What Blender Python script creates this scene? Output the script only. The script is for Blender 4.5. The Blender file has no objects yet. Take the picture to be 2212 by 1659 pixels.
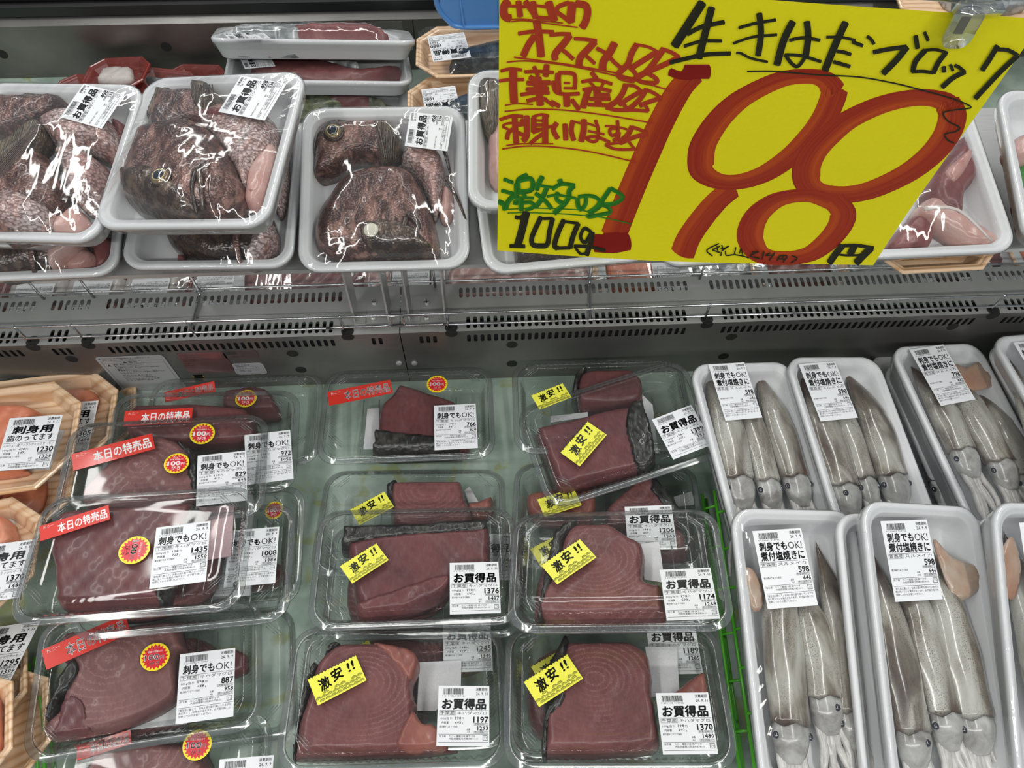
import bpy, bmesh, math, random
import numpy as np
from mathutils import Vector, Matrix
from mathutils.geometry import delaunay_2d_cdt
from mathutils.bvhtree import BVHTree
random.seed(7); rng = np.random.default_rng(7)
SC = bpy.context.scene
COL = SC.collection
R = math.radians
PI = math.pi

# ------------------------------------------------------------------ camera, light, exposure
F_PX, CXP, CYP = 1600.0, 1106.0, 829.5
PITCH, ROLL, YAW = R(60.03), R(1.256), R(-3.8)
CAMP = np.array([0, 0, .955])
FW = np.array([-math.sin(YAW)*math.cos(PITCH), math.cos(YAW)*math.cos(PITCH), -math.sin(PITCH)])
RT0 = np.array([math.cos(YAW), math.sin(YAW), 0]); UP0 = np.cross(RT0, FW)
RT = math.cos(ROLL)*RT0+math.sin(ROLL)*UP0
UP = -math.sin(ROLL)*RT0+math.cos(ROLL)*UP0
cam = bpy.data.cameras.new('camera'); cam.sensor_width = 36; cam.lens = 36*F_PX/2212
cam.clip_start = .01
camo = bpy.data.objects.new('camera', cam); COL.objects.link(camo)
camo.matrix_world = Matrix((( RT[0], UP[0], -FW[0], CAMP[0]), (RT[1], UP[1], -FW[1], CAMP[1]), (RT[2], UP[2], -FW[2], CAMP[2]), (0, 0, 0, 1)))
SC.camera = camo
SC.view_settings.view_transform = 'Standard'; SC.view_settings.look = 'None'
SC.view_settings.gamma = 1; SC.view_settings.use_curve_mapping = False
SC.view_settings.exposure = EXPOSURE = -0.1
SC.cycles.transparent_max_bounces = 28
SC.cycles.use_adaptive_sampling = True; SC.cycles.adaptive_threshold = .03
SC.cycles.max_bounces = 5; SC.cycles.diffuse_bounces = 2; SC.cycles.glossy_bounces = 2
SC.cycles.transmission_bounces = 4
SC.cycles.caustics_reflective = False; SC.cycles.caustics_refractive = False
w = bpy.data.worlds.new('store'); SC.world = w; w.use_nodes = True
w.node_tree.nodes['Background'].inputs[0].default_value = (.86, .93, 1, 1)
w.node_tree.nodes['Background'].inputs[1].default_value = .24
def strip(x, y, z, sx, sy, power):
    l = bpy.data.lights.new('ceiling_lamp', 'AREA'); l.shape = 'RECTANGLE'; l.size = sx; l.size_y = sy
    l.energy = power; l.color = (1, .985, .95)
    o = bpy.data.objects.new('ceiling_lamp', l); o.location = (x, y, z); COL.objects.link(o)
strip(-1.15, .9, 2.3, .10, 3.6, 34)
strip(1.05, .9, 2.3, .10, 3.6, 34)
strip(0, 3.0, 2.4, 4.2, .12, 30)
strip(0, -1.3, 2.2, 4.2, .12, 52)

def ray(px, py):
    return FW+RT*(px-CXP)/F_PX-UP*(py-CYP)/F_PX
def on_z(px, py, z):
    d = ray(px, py); return CAMP+d*(z-CAMP[2])/d[2]
def on_y(px, py, y):
    d = ray(px, py); return CAMP+d*(y-CAMP[1])/d[1]

# ------------------------------------------------------------------ mesh helpers
def new_mesh(name, verts, faces, mat=None, smooth=False):
    me = bpy.data.meshes.new(name)
    me.from_pydata([tuple(map(float, v)) for v in verts], [], [tuple(f) for f in faces])
    if smooth: me.shade_smooth()
    if mat: me.materials.append(mat)
    return me
def obj(name, me, parent=None, M=None):
    o = bpy.data.objects.new(name, me); COL.objects.link(o)
    if parent: o.parent = parent
    if M is not None: o.matrix_basis = M
    return o
def tag(o, label=None, cat=None, group=None, kind=None):
    if label: o['label'] = label
    if cat: o['category'] = cat
    if group: o['group'] = group
    if kind: o['kind'] = kind
    return o
def empty(name, M, label, cat, group=None):
    o = bpy.data.objects.new(name, None); COL.objects.link(o); o.empty_display_size = .01
    o.matrix_basis = M
    return tag(o, label, cat, group)
class MB:
    def __init__(s): s.v = []; s.f = []
    def add(s, v, f):
        n = len(s.v); s.v += [tuple(map(float, q)) for q in v]; s.f += [tuple(i+n for i in q) for q in f]; return s
    def box(s, x0, x1, y0, y1, z0, z1):
        return s.add([(x, y, z) for z in (z0, z1) for y in (y0, y1) for x in (x0, x1)],
                     [(0, 2, 3, 1), (4, 5, 7, 6), (0, 1, 5, 4), (2, 6, 7, 3), (0, 4, 6, 2), (1, 3, 7, 5)])
    def tube(s, pts, rad, n=8, cap=True, flat=1.0, upv=None):
        pts = [Vector(p) for p in pts]; k = len(pts)
        if not hasattr(rad, '__len__'): rad = [rad]*k
        vs = []; fs = []; prev = None
        for i, p in enumerate(pts):
            t = (pts[min(i+1, k-1)]-pts[max(i-1, 0)]).normalized()
            if upv is not None: a = Vector(upv)
            else: a = prev if prev is not None else (Vector((0, 0, 1)) if abs(t.z) < .9 else Vector((1, 0, 0)))
            b = (a-t*a.dot(t)).normalized(); prev = b; c = t.cross(b)
            for j in range(n):
                an = 2*PI*j/n; vs.append(p+(b*math.sin(an)*flat+c*math.cos(an))*rad[i])
        for i in range(k-1):
            for j in range(n):
                j2 = (j+1) % n; fs.append((i*n+j, i*n+j2, (i+1)*n+j2, (i+1)*n+j))
        if cap: fs.append(tuple(range(n-1, -1, -1))); fs.append(tuple((k-1)*n+j for j in range(n)))
        return s.add(vs, fs)
    def sphere(s, c, r, nu=14, nv=9, sc=(1, 1, 1)):
        vs = [(c[0], c[1], c[2]+r*sc[2])]; fs = []
        for i in range(1, nv):
            th = PI*i/nv
            for j in range(nu):
                ph = 2*PI*j/nu; vs.append((c[0]+r*sc[0]*math.sin(th)*math.cos(ph), c[1]+r*sc[1]*math.sin(th)*math.sin(ph), c[2]+r*sc[2]*math.cos(th)))
        vs.append((c[0], c[1], c[2]-r*sc[2])); L = len(vs)-1
        for j in range(nu):
            j2 = (j+1) % nu; fs.append((0, 1+j, 1+j2)); fs.append((L, L-nu+j2, L-nu+j))
            for i in range(nv-2): fs.append((1+i*nu+j, 1+(i+1)*nu+j, 1+(i+1)*nu+j2, 1+i*nu+j2))
        return s.add(vs, fs)
    def build(s, name, mat, parent=None, M=None, smooth=False):
        return obj(name, new_mesh(name, s.v, s.f, mat, smooth), parent, M)

def rrect(w, l, r, k=6, m=26, mode='r'):
    """closed ring, same vertex count for any inset; 'o' = chamfered corners"""
    P = []
    cs = [(w/2-r, l/2-r, 0), (-w/2+r, l/2-r, PI/2), (-w/2+r, -l/2+r, PI), (w/2-r, -l/2+r, 1.5*PI)]
    for i, (cx, cy, a0) in enumerate(cs):
        for j in range(k+1):
            if mode == 'r':
                a = a0+PI/2*j/k; P.append((cx+r*math.cos(a), cy+r*math.sin(a)))
            else:
                t = j/k; p0 = (cx+r*math.cos(a0), cy+r*math.sin(a0)); p1 = (cx+r*math.cos(a0+PI/2), cy+r*math.sin(a0+PI/2))
                P.append((p0[0]*(1-t)+p1[0]*t, p0[1]*(1-t)+p1[1]*t))
        nx = cs[(i+1) % 4]; e = P[-1]; a = nx[2]; q = (nx[0]+r*math.cos(a), nx[1]+r*math.sin(a))
        for j in range(1, m): t = j/m; P.append((e[0]*(1-t)+q[0]*t, e[1]*(1-t)+q[1]*t))
    return np.array(P)
def loft(w, l, r, prof, k=6, m=26, mode='r', rib=None, cap_top=False, cap_bot=False, warp=None):
    """prof: list of (inset, z[, ribamp])"""
    vs = []; fs = []; N = None
    for p in prof:
        ins, z = p[0], p[1]; amp = p[2] if len(p) > 2 else 0
        ring = rrect(w-2*ins, l-2*ins, max(r-ins*(.6 if mode == 'r' else .45), .003), k, m, mode)
        N = len(ring)
        if amp:
            d = np.roll(ring, -1, 0)-np.roll(ring, 1, 0); nrm = np.stack([d[:, 1], -d[:, 0]], 1); nrm /= np.linalg.norm(nrm, axis=1)[:, None]
            sgn = np.where(np.arange(N) % 2 == 0, 1, -1)[:, None]
            ring = ring+nrm*amp*sgn
        vs += [(x, y, z+(warp(x, y) if warp else 0)) for x, y in ring]
    n = len(prof)
    for i in range(n-1):
        for j in range(N):
            j2 = (j+1) % N; fs.append((i*N+j, i*N+j2, (i+1)*N+j2, (i+1)*N+j))
    if cap_bot: fs.append(tuple(range(N-1, -1, -1)))
    if cap_top: fs.append(tuple((n-1)*N+j for j in range(N)))
    return vs, fs
def crom(P, n=5, closed=True):
    P = np.array(P, float); L = len(P); out = []
    rngI = range(L) if closed else range(L-1)
    for i in rngI:
        if closed: a, b, c, d = P[i-1], P[i], P[(i+1) % L], P[(i+2) % L]
        else: a, b, c, d = P[max(i-1, 0)], P[i], P[i+1], P[min(i+2, L-1)]
        for j in range(n):
            t = j/n; out.append(.5*((2*b)+(c-a)*t+(2*a-5*b+4*c-d)*t*t+(3*b-a-3*c+d)*t**3))
    if not closed: out.append(P[-1])
    return np.array(out)
def inside(P, q):
    x, y = q; c = False; n = len(P); j = n-1
    for i in range(n):
        if (P[i][1] > y) != (P[j][1] > y) and x < (P[j][0]-P[i][0])*(y-P[i][1])/(P[j][1]-P[i][1])+P[i][0]: c = not c
        j = i
    return c
def segdist(P, Q):
    A = P; B = np.roll(P, -1, 0); d = B-A; L2 = (d**2).sum(1)+1e-12
    out = np.empty(len(Q))
    for i, q in enumerate(Q):
        t = np.clip(((q-A)*d).sum(1)/L2, 0, 1); out[i] = np.sqrt((((A+d*t[:, None])-q)**2).sum(1).min())
    return out
def vnoise(x, y, s, seed=0):
    """cheap smooth noise"""
    return (np.sin(x/s*1.7+seed)*np.cos(y/s*1.3+seed*2.1)+.6*np.sin(x/s*3.1-y/s*2.3+seed*1.3)+.4*np.cos(x/s*5.3+y/s*4.1+seed))/2
def pillow(name, outline, z0, h, r, mat, step=.0035, hfun=None, seed=0, rough=.0008, wob=.0006, smooth_n=4, parent=None, thing=None, M=None, world=None, under=.75):
    """solid slab with rounded upper edge; outline in local metres"""
    P = crom(outline, smooth_n)
    nrm = np.roll(P, -1, 0)-np.roll(P, 1, 0)
    P = P+vnoise(P[:, 0], P[:, 1], .004, seed)[:, None]*wob
    area = .5*np.sum(P[:, 0]*np.roll(P[:, 1], -1)-np.roll(P[:, 0], -1)*P[:, 1])
    if area < 0: P = P[::-1]
    # thin out points closer than step*.5
    Q = [P[0]]
    for p in P[1:]:
        if np.linalg.norm(p-Q[-1]) > step*.45: Q.append(p)
    if np.linalg.norm(Q[0]-Q[-1]) < step*.3: Q.pop()
    P = np.array(Q); N = len(P)
    x0, y0 = P.min(0); x1, y1 = P.max(0)
    G = []
    for iy, y in enumerate(np.arange(y0+step*.3, y1, step*.87)):
        for x in np.arange(x0+step*(.5 if iy % 2 else 0), x1, step):
            if inside(P, (x, y)): G.append((x, y))
    G = np.array(G) if G else np.zeros((0, 2))
    if len(G):
        dG = segdist(P, G); keep = dG > step*.4; G = G[keep]; dG = dG[keep]
    allp = [Vector(p) for p in P]+[Vector(p) for p in G]
    ov, oe, of, *_ = delaunay_2d_cdt(allp, [], [list(range(N))], 1, 1e-7)
    V2 = np.array([tuple(v) for v in ov]); D = segdist(P, V2)
    t = np.clip(D/r, 0, 1); z = z0+h*np.sqrt(np.clip(1-(1-t)**2, 0, 1))*(1-.35)+h*.35
    z = np.where(D < 1e-6, z0+h*.35, z)
    if hfun is not None: z = z+hfun(V2[:, 0], V2[:, 1])*np.clip(D/(r*1.2), 0, 1)
    z = z+vnoise(V2[:, 0], V2[:, 1], .011, seed)*rough*2*np.clip(D/r, 0, 1)
    n = len(V2); fs = []
    for f in of:
        a = V2[list(f)]; ar = (a[1, 0]-a[0, 0])*(a[2, 1]-a[0, 1])-(a[1, 1]-a[0, 1])*(a[2, 0]-a[0, 0])
        fs.append(tuple(f) if ar > 0 else tuple(f)[::-1])
    c = V2.mean(0)
    vs = [(x-c[0], y-c[1], zz) for (x, y), zz in zip(V2, z)]
    # boundary walls down to the base
    bidx = list(range(N)); base = []
    for i in range(N):
        q = V2[i]-(V2[i]-c)*.04*0; d = None
        vs.append((V2[i][0]-c[0], V2[i][1]-c[1], z0)); base.append(n+i)
    for i in range(N):
        j = (i+1) % N; fs.append((i, base[i], base[j], j)[::-1] if False else (base[i], base[j], j, i))
    fs.append(tuple(base[::-1]))
    me = new_mesh(name, vs, fs, mat, True)
    T = Matrix.Translation((c[0], c[1], 0))
    if parent is not None: return obj(name, me, parent, T if world is None else world)
    return obj(name, me, None, M @ T)

POSE = {}
def pose(x, y, z, yaw, tx, ty):
    return Matrix.Translation((x, y, z)) @ Matrix.Rotation(yaw, 4, 'Z') @ Matrix.Rotation(tx, 4, 'X') @ Matrix.Rotation(ty, 4, 'Y')
class Fr:
    """a plane in the scene; zoom-crop coordinates -> local metres on its plane z=h"""
    def __init__(s, M, zoom=(0, 0, 1)):
        s.M = M; s.Mi = M.inverted(); s.z = zoom
    def __call__(s, px, py, h=0):
        ox, oy, k = s.z; d = Vector(ray(ox+px/k, oy+py/k)); o = s.Mi @ Vector(CAMP); dl = s.Mi.to_3x3() @ d
        t = (h-o.z)/dl.z; q = o+dl*t; return (q.x, q.y)
    def pts(s, L, h=0): return [s(a, b, h) for a, b in L]
Z1 = (0, 1200, 3.456); Z2 = (600, 760, 2.861); Z3 = (560, 1300, 3.814); Z4 = (1060, 760, 2.860); Z5 = (1060, 1300, 3.687)
Z6 = (1480, 720, 3.022); Z7 = (1560, 1060, 2.770); ZL = (0, 780, 2.963); ZA = (0, 0, 2.676); ZB = (600, 0, 2.676); ZG = (1600, 0, 2.765)

# ------------------------------------------------------------------ materials
def M_(name, col=(.8, .8, .8), rough=.5, metal=0, spec=.5, **k):
    m = bpy.data.materials.new(name); m.use_nodes = True; b = m.node_tree.nodes['Principled BSDF']
    b.inputs['Base Color'].default_value = (*col, 1); b.inputs['Roughness'].default_value = rough
    b.inputs['Metallic'].default_value = metal; b.inputs['Specular IOR Level'].default_value = spec
    for kk, v in k.items():
        if kk == 'coat': b.inputs['Coat Weight'].default_value = v; b.inputs['Coat Roughness'].default_value = .08
        if kk == 'sss': b.inputs['Subsurface Weight'].default_value = v; b.inputs['Subsurface Scale'].default_value = .01; b.inputs['Subsurface Radius'].default_value = (1, .4, .3)
        if kk == 'trans': b.inputs['Transmission Weight'].default_value = v
    return m
class NT:
    def __init__(s, m): s.m = m; s.n = m.node_tree.nodes; s.l = m.node_tree.links; s.b = s.n.get('Principled BSDF'); s.tc = None
    def node(s, t, **k):
        n = s.n.new(t)
        for a, v in k.items():
            if a in ('ins',):
                for i, q in v.items(): n.inputs[i].default_value = q
            else: setattr(n, a, v)
        return n
    def link(s, a, b): s.l.new(a, b)
    def coord(s, scale=(1, 1, 1), rot=(0, 0, 0), loc=(0, 0, 0), which='Object', rand=False):
        tc = s.node('ShaderNodeTexCoord'); mp = s.node('ShaderNodeMapping'); mp.inputs['Scale'].default_value = scale
        mp.inputs['Rotation'].default_value = rot; mp.inputs['Location'].default_value = loc
        src = tc.outputs[which]
        if rand:
            oi = s.node('ShaderNodeObjectInfo'); va = s.node('ShaderNodeVectorMath', operation='ADD')
            ml = s.node('ShaderNodeMath', operation='MULTIPLY'); ml.inputs[1].default_value = 3.7
            s.link(oi.outputs['Random'], ml.inputs[0]); s.link(src, va.inputs[0]); s.link(ml.outputs[0], va.inputs[1]); src = va.outputs[0]
        s.link(src, mp.inputs[0]); return mp.outputs[0]
    def noise(s, vec, scale, detail=4, rough=.5, dist=0, out='Fac'):
        n = s.node('ShaderNodeTexNoise'); n.inputs['Scale'].default_value = scale; n.inputs['Detail'].default_value = detail
        n.inputs['Roughness'].default_value = rough; n.inputs['Distortion'].default_value = dist; s.link(vec, n.inputs['Vector']); return n.outputs[out]
    def voro(s, vec, scale, feat='F1', out='Distance'):
        n = s.node('ShaderNodeTexVoronoi'); n.feature = feat; n.inputs['Scale'].default_value = scale; s.link(vec, n.inputs['Vector']); return n.outputs[out]
    def ramp(s, fac, stops):
        n = s.node('ShaderNodeValToRGB'); e = n.color_ramp.elements
        while len(e) < len(stops): e.new(.5)
        for q, (p, c) in zip(e, stops): q.position = p; q.color = (*c, 1) if len(c) == 3 else c
        s.link(fac, n.inputs[0]); return n.outputs[0]
    def mix(s, fac, a, b, mode='MIX'):
        n = s.node('ShaderNodeMix', data_type='RGBA', blend_type=mode)
        for v, i in ((fac, 0), (a, 6), (b, 7)):
            if hasattr(v, 'is_linked') or hasattr(v, 'links'): s.link(v, n.inputs[i])
            elif i == 0: n.inputs[0].default_value = v
            else: n.inputs[i].default_value = (*v, 1)
        return n.outputs[2]
    def math(s, op, a, b=None, c=None):
        n = s.node('ShaderNodeMath', operation=op)
        for i, v in enumerate((a, b, c)):
            if v is None: continue
            if hasattr(v, 'links'): s.link(v, n.inputs[i])
            else: n.inputs[i].default_value = v
        return n.outputs[0]
    def bump(s, h, strength=.3, dist=.001, normal=None):
        n = s.node('ShaderNodeBump'); n.inputs['Strength'].default_value = strength; n.inputs['Distance'].default_value = dist
        s.link(h, n.inputs['Height'])
        if normal is not None: s.link(normal, n.inputs['Normal'])
        return n.outputs[0]
    def base(s, c): s.link(c, s.b.inputs['Base Color'])
    def nrm(s, c): s.link(c, s.b.inputs['Normal'])

def mk_steel(name, col, rough, metal=.9, sc=(3, 90, 90)):
    m = M_(name, col, rough, metal); t = NT(m); v = t.coord(sc, which='Object')
    n = t.noise(v, 6, 5, .6); v2 = t.coord((1, 1, 1)); g = t.noise(v2, 5, 4, .6)
    t.base(t.mix(t.math('MULTIPLY', g, 1.0), tuple(c*.45 for c in col), tuple(min(1, c*1.5) for c in col)))
    r = t.math('MULTIPLY_ADD', n, .25, rough-.12); t.link(r, t.b.inputs['Roughness'])
    t.nrm(t.bump(n, .12, .0004)); return m
STEEL = mk_steel('brushed_steel', (.56, .56, .55), .34, .55)
STEEL_D = mk_steel('dull_steel', (.21, .205, .195), .36, .65)
CHROME = M_('chrome_wire', (.55, .55, .56), .16, 1)
RUBBER = M_('black_rubber', (.012, .012, .013), .35)
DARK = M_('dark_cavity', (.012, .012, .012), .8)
def mk_deck():
    m = M_('deck_sheet', (.5, .6, .52), .3); t = NT(m); v = t.coord()
    n = t.noise(v, 9, 5, .6, .6); a = t.ramp(n, [(.3, (.22, .30, .25)), (.5, (.36, .46, .39)), (.7, (.54, .64, .57))])
    l = t.noise(t.coord((1, 1.4, 1), (0, 0, .6), (3, 1, 0)), 13, 3, .5, 1.2); lf = t.ramp(l, [(.60, (0, 0, 0)), (.66, (1, 1, 1))])
    t.base(t.mix(t.math('MULTIPLY', lf, .65), a, (.33, .36, .12))); return m
DECK = mk_deck()
def mk_foam():
    m = M_('foam', (.70, .712, .725), .42); t = NT(m); v = t.voro(t.coord(), 420); t.nrm(t.bump(v, .12, .0006)); return m
FOAM = mk_foam()
def mk_clear(name, tint, k, base, rough, wr=None, haze=.02, pw=5.0):
    m = bpy.data.materials.new(name); m.use_nodes = True; t = NT(m); n = t.n; n.remove(n['Principled BSDF']); out = n['Material Output']
    tr = t.node('ShaderNodeBsdfTransparent'); tr.inputs[0].default_value = (*tint, 1)
    gl = t.node('ShaderNodeBsdfGlossy'); gl.inputs['Roughness'].default_value = rough
    df = t.node('ShaderNodeBsdfDiffuse'); df.inputs[0].default_value = (.8, .82, .85, 1)
    lw = t.node('ShaderNodeLayerWeight'); lw.inputs[0].default_value = .5
    f = t.math('POWER', lw.outputs['Facing'], pw); f = t.math('MULTIPLY_ADD', f, k, base)
    f = t.math('MINIMUM', f, .9)
    if wr: nr = wr(t); t.link(nr, gl.inputs['Normal']); t.link(nr, lw.inputs['Normal'])
    m1 = t.node('ShaderNodeMixShader'); m1.inputs[0].default_value = haze; t.link(tr.outputs[0], m1.inputs[1]); t.link(df.outputs[0], m1.inputs[2])
    m2 = t.node('ShaderNodeMixShader'); t.link(f, m2.inputs[0]); t.link(m1.outputs[0], m2.inputs[1]); t.link(gl.outputs[0], m2.inputs[2])
    t.link(m2.outputs[0], out.inputs[0]); return m
def wr_pack(t): return t.bump(t.noise(t.coord(rand=True), 11, 2, .4, .5), .16, .006)
def wr_film(t):
    a = t.noise(t.coord((1, .14, 1), (0, 0, .35), rand=True), 62, 1.5, .45, .5)
    b = t.noise(t.coord((.2, 1, 1), (0, 0, .5), rand=True), 36, 1.5, .45, .9)
    c = t.noise(t.coord((1, 1, 1), rand=True), 9, 1, .4, .3)
    n1 = t.bump(t.math('ADD', a, b), .26, .0026); return t.bump(c, .35, .010, n1)
CLEAR = mk_clear('clear_plastic', (.965, .972, .968), .75, .030, .05, wr_pack, .006, 3.0)
RIM = mk_clear('clear_plastic_rim', (.90, .92, .915), .9, .12, .10, None, .05, 2.0)
FILM = mk_clear('wrap_film', (.98, .985, .985), .75, .05, .06, wr_film, .008, 3.0)
ACRYL = mk_clear('acrylic_clip', (.90, .92, .93), .8, .12, .05, None, .10, 2.0)
def mk_tuna(name, a, b, c, rings=True, rs=170, wet=.34):
    m = M_(name, b, wet, 0, .4, coat=.10); t = NT(m); v = t.coord(rand=False)
    n = t.noise(t.coord(rand=True), 22, 5, .6, .4)
    col = t.ramp(n, [(.28, a), (.52, b), (.78, c)])
    if rings:
        w_ = t.node('ShaderNodeTexWave', wave_type='RINGS', rings_direction='SPHERICAL', wave_profile='SAW'); t.link(t.coord((1, 1.35, 1), (0, 0, .3), (.012, -.018, 0)), w_.inputs['Vector'])
        w_.inputs['Scale'].default_value = rs/6.28*1.75; w_.inputs['Distortion'].default_value = 3.2; w_.inputs['Detail'].default_value = 2; w_.inputs['Detail Scale'].default_value = 12
        line = t.ramp(w_.outputs['Fac'], [(.70, (0, 0, 0)), (.93, (1, 1, 1)), (1, (0, 0, 0))])
        gate = t.ramp(t.noise(t.coord(rand=True), 16, 2), [(.38, (.1, .1, .1)), (.60, (1, 1, 1))])
        f = t.math('MULTIPLY', line, gate); f = t.math('MULTIPLY', f, .34)
        col = t.mix(f, col, (.50, .27, .24))
    sp = t.noise(t.coord((1, .5, 1), rand=True), 60, 3, .5, .6); sp = t.ramp(sp, [(.27, (1, 1, 1)), (.34, (0, 0, 0))])
    col = t.mix(t.math('MULTIPLY', sp, .55), col, (.07, .008, .012))
    fine = t.noise(t.coord((1, .4, 1), (0, 0, .7), rand=True), 320, 3, .6)
    col = t.mix(t.math('MULTIPLY', fine, .16), col, (.55, .38, .36))
    t.base(col); t.nrm(t.bump(t.math('ADD', fine, n), .22, .0007)); return m
TUNA = mk_tuna('tuna_flesh', (.090, .018, .021), (.145, .036, .037), (.22, .070, .066))
TUNA_P = mk_tuna('tuna_flesh_smooth', (.065, .009, .013), (.11, .018, .023), (.155, .034, .036), rings=False)
TUNA_O = mk_tuna('tuna_flesh_pale', (.20, .05, .038), (.27, .075, .052), (.34, .12, .085), rings=False)
TUNA_G = mk_tuna('tuna_flesh_dry', (.10, .030, .032), (.155, .055, .055), (.22, .09, .085), True, 120, .45)
SALMON = mk_tuna('salmon_flesh', (.70, .17, .07), (.78, .24, .11), (.85, .40, .25), True, 330)
PINKF = mk_tuna('pale_fish_flesh', (.40, .17, .15), (.54, .33, .29), (.66, .52, .48), False, wet=.2)
WHITEF = mk_tuna('white_fish_flesh', (.55, .50, .47), (.66, .62, .58), (.75, .72, .70), False)
BLOODF = mk_tuna('dark_fish_flesh', (.10, .014, .018), (.17, .035, .036), (.30, .13, .12), False)
def mk_fishskin(name, cols, sc=(1, 1, 1), scale=190, bump=.7, cop=None, rough=.26):
    m = M_(name, cols[1], rough, .15, .6, coat=.35); t = NT(m)
    n = t.noise(t.coord(rand=True), 26, 5, .62, .7); col = t.ramp(n, [(.32, cols[0]), (.5, cols[1]), (.68, cols[2])])
    v = t.voro(t.coord(sc, rand=True), scale); 
    edge = t.ramp(v, [(.40, (0, 0, 0)), (.66, (1, 1, 1))])
    col = t.mix(t.math('MULTIPLY', edge, .75), col, cols[3])
    st = t.noise(t.coord((1, .3, 1), (0, 0, .6), rand=True), 90, 4, .6, .3)
    s2 = t.ramp(st, [(.50, (0, 0, 0)), (.66, (1, 1, 1))]); 
    if cop: col = t.mix(t.math('MULTIPLY', s2, .6), col, cop)
    t.base(col); t.nrm(t.bump(t.math('ADD', v, st), bump, .0016)); return m
BREAM_D = mk_fishskin('sea_bream_head_skin', [(.025, .016, .014), (.105, .050, .042), (.30, .165, .14), (.05, .022, .018)], (1, 1.6, 1), 330, .45, (.46, .25, .20))
BREAM_K = mk_fishskin('sea_bream_snout_skin', [(.018, .014, .012), (.055, .035, .028), (.15, .10, .07), (.03, .02, .018)], (1, 1, 1), 300, .4, (.20, .14, .10))
BREAM_S = mk_fishskin('sea_bream_scales', [(.34, .17, .15), (.56, .43, .41), (.66, .60, .58), (.10, .05, .045)], (.8, 1.5, 1), 260, .7, (.50, .27, .23))
BREAM_F = mk_fishskin('sea_bream_fin', [(.05, .04, .025), (.12, .09, .06), (.20, .16, .10), (.04, .03, .02)], (2.5, .25, 1), 260, .9, (.25, .2, .14))
TSKIN = mk_fishskin('tuna_skin', [(.006, .006, .006), (.016, .015, .013), (.045, .04, .032), (.008, .008, .008)], (1, .5, 1), 150, .8, (.08, .075, .065), .32)
MACK = mk_fishskin('mackerel_skin', [(.012, .018, .022), (.03, .042, .05), (.09, .11, .115), (.01, .012, .015)], (.4, 1.5, 1), 110, .3, (.10, .12, .12))
SILVER = mk_fishskin('silver_skin', [(.25, .27, .27), (.42, .44, .44), (.6, .6, .6), (.15, .17, .18)], (.5, 1.5, 1), 90, .3, (.12, .14, .15))
GREENFISH = mk_fishskin('yellowtail_skin', [(.10, .13, .05), (.22, .25, .12), (.42, .42, .30), (.05, .07, .05)], (.4, 1.5, 1), 130, .3, (.35, .38, .30))
def mk_squid():
    m = M_('squid_skin', (.5, .48, .43), .2, 0, .5, coat=.6, sss=.0); t = NT(m); co = t.coord()
    sep = t.node('ShaderNodeSeparateXYZ'); t.link(t.coord(which='Generated'), sep.inputs[0])
    n = t.noise(t.coord((1, .3, 1), rand=True), 34, 4, .55, .6)
    col = t.ramp(n, [(.30, (.075, .055, .045)), (.42, (.17, .15, .12)), (.53, (.35, .335, .29)), (.72, (.50, .50, .46))])
    edge = t.ramp(t.math('ADD', sep.outputs[1], t.math('MULTIPLY_ADD', n, .30, -.15)), [(.0, (.65, .65, .65)), (.06, (0, 0, 0)), (.66, (0, 0, 0)), (.92, (1, 1, 1))])
    col = t.mix(edge, col, (.07, .032, .022))
    v = t.voro(t.coord(rand=True), 620); d = t.ramp(v, [(.22, (1, 1, 1)), (.36, (0, 0, 0))])
    g = t.ramp(t.noise(t.coord((1, .5, 1), rand=True), 30, 3), [(.40, (0, 0, 0)), (.60, (1, 1, 1))])
    col = t.mix(t.math('MULTIPLY', t.math('MULTIPLY', d, g), .8), col, (.07, .03, .02))
    t.base(col); t.nrm(t.bump(n, .3, .001)); return m
SQUID = mk_squid()
def mk_simple(name, c0, c1, scale=40, rough=.3, bump=.2, stretch=(1, 1, 1), coat=.2):
    m = M_(name, c0, rough, 0, .5, coat=coat); t = NT(m); n = t.noise(t.coord(stretch, rand=True), scale, 4, .6, .4)
    t.base(t.mix(t.ramp(n, [(.3, (0, 0, 0)), (.7, (1, 1, 1))]), c0, c1)); t.nrm(t.bump(n, bump, .001)); return m
SQHEAD = mk_simple('squid_head', (.20, .19, .18), (.52, .52, .50), 45, .2, .3)
SQARM = mk_simple('squid_arm', (.42, .40, .38), (.64, .63, .60), 80, .25, .4)
SQFIN = mk_simple('squid_fin', (.45, .38, .30), (.36, .17, .10), 22, .25, .2)
GOLD = M_('fish_iris', (.24, .17, .10), .12, .3, .8, coat=1); PUPIL = M_('fish_pupil', (.015, .02, .035), .06, 0, .8, coat=1)
CLOUD = M_('clouded_eye', (.62, .60, .50), .2, 0, .5, coat=.6)
SQEYE = M_('squid_eye_dark', (.008, .010, .02), .06, 0, .8, coat=1); EYEW = M_('squid_eye_rim', (.40, .41, .42), .2)
PAD = mk_simple('absorbent_pad', (.68, .68, .70), (.76, .76, .78), 500, .7, .5, coat=0)
PADP = mk_simple('blood_tinged_pad', (.55, .36, .38), (.66, .48, .50), 300, .7, .5, coat=0)
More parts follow.
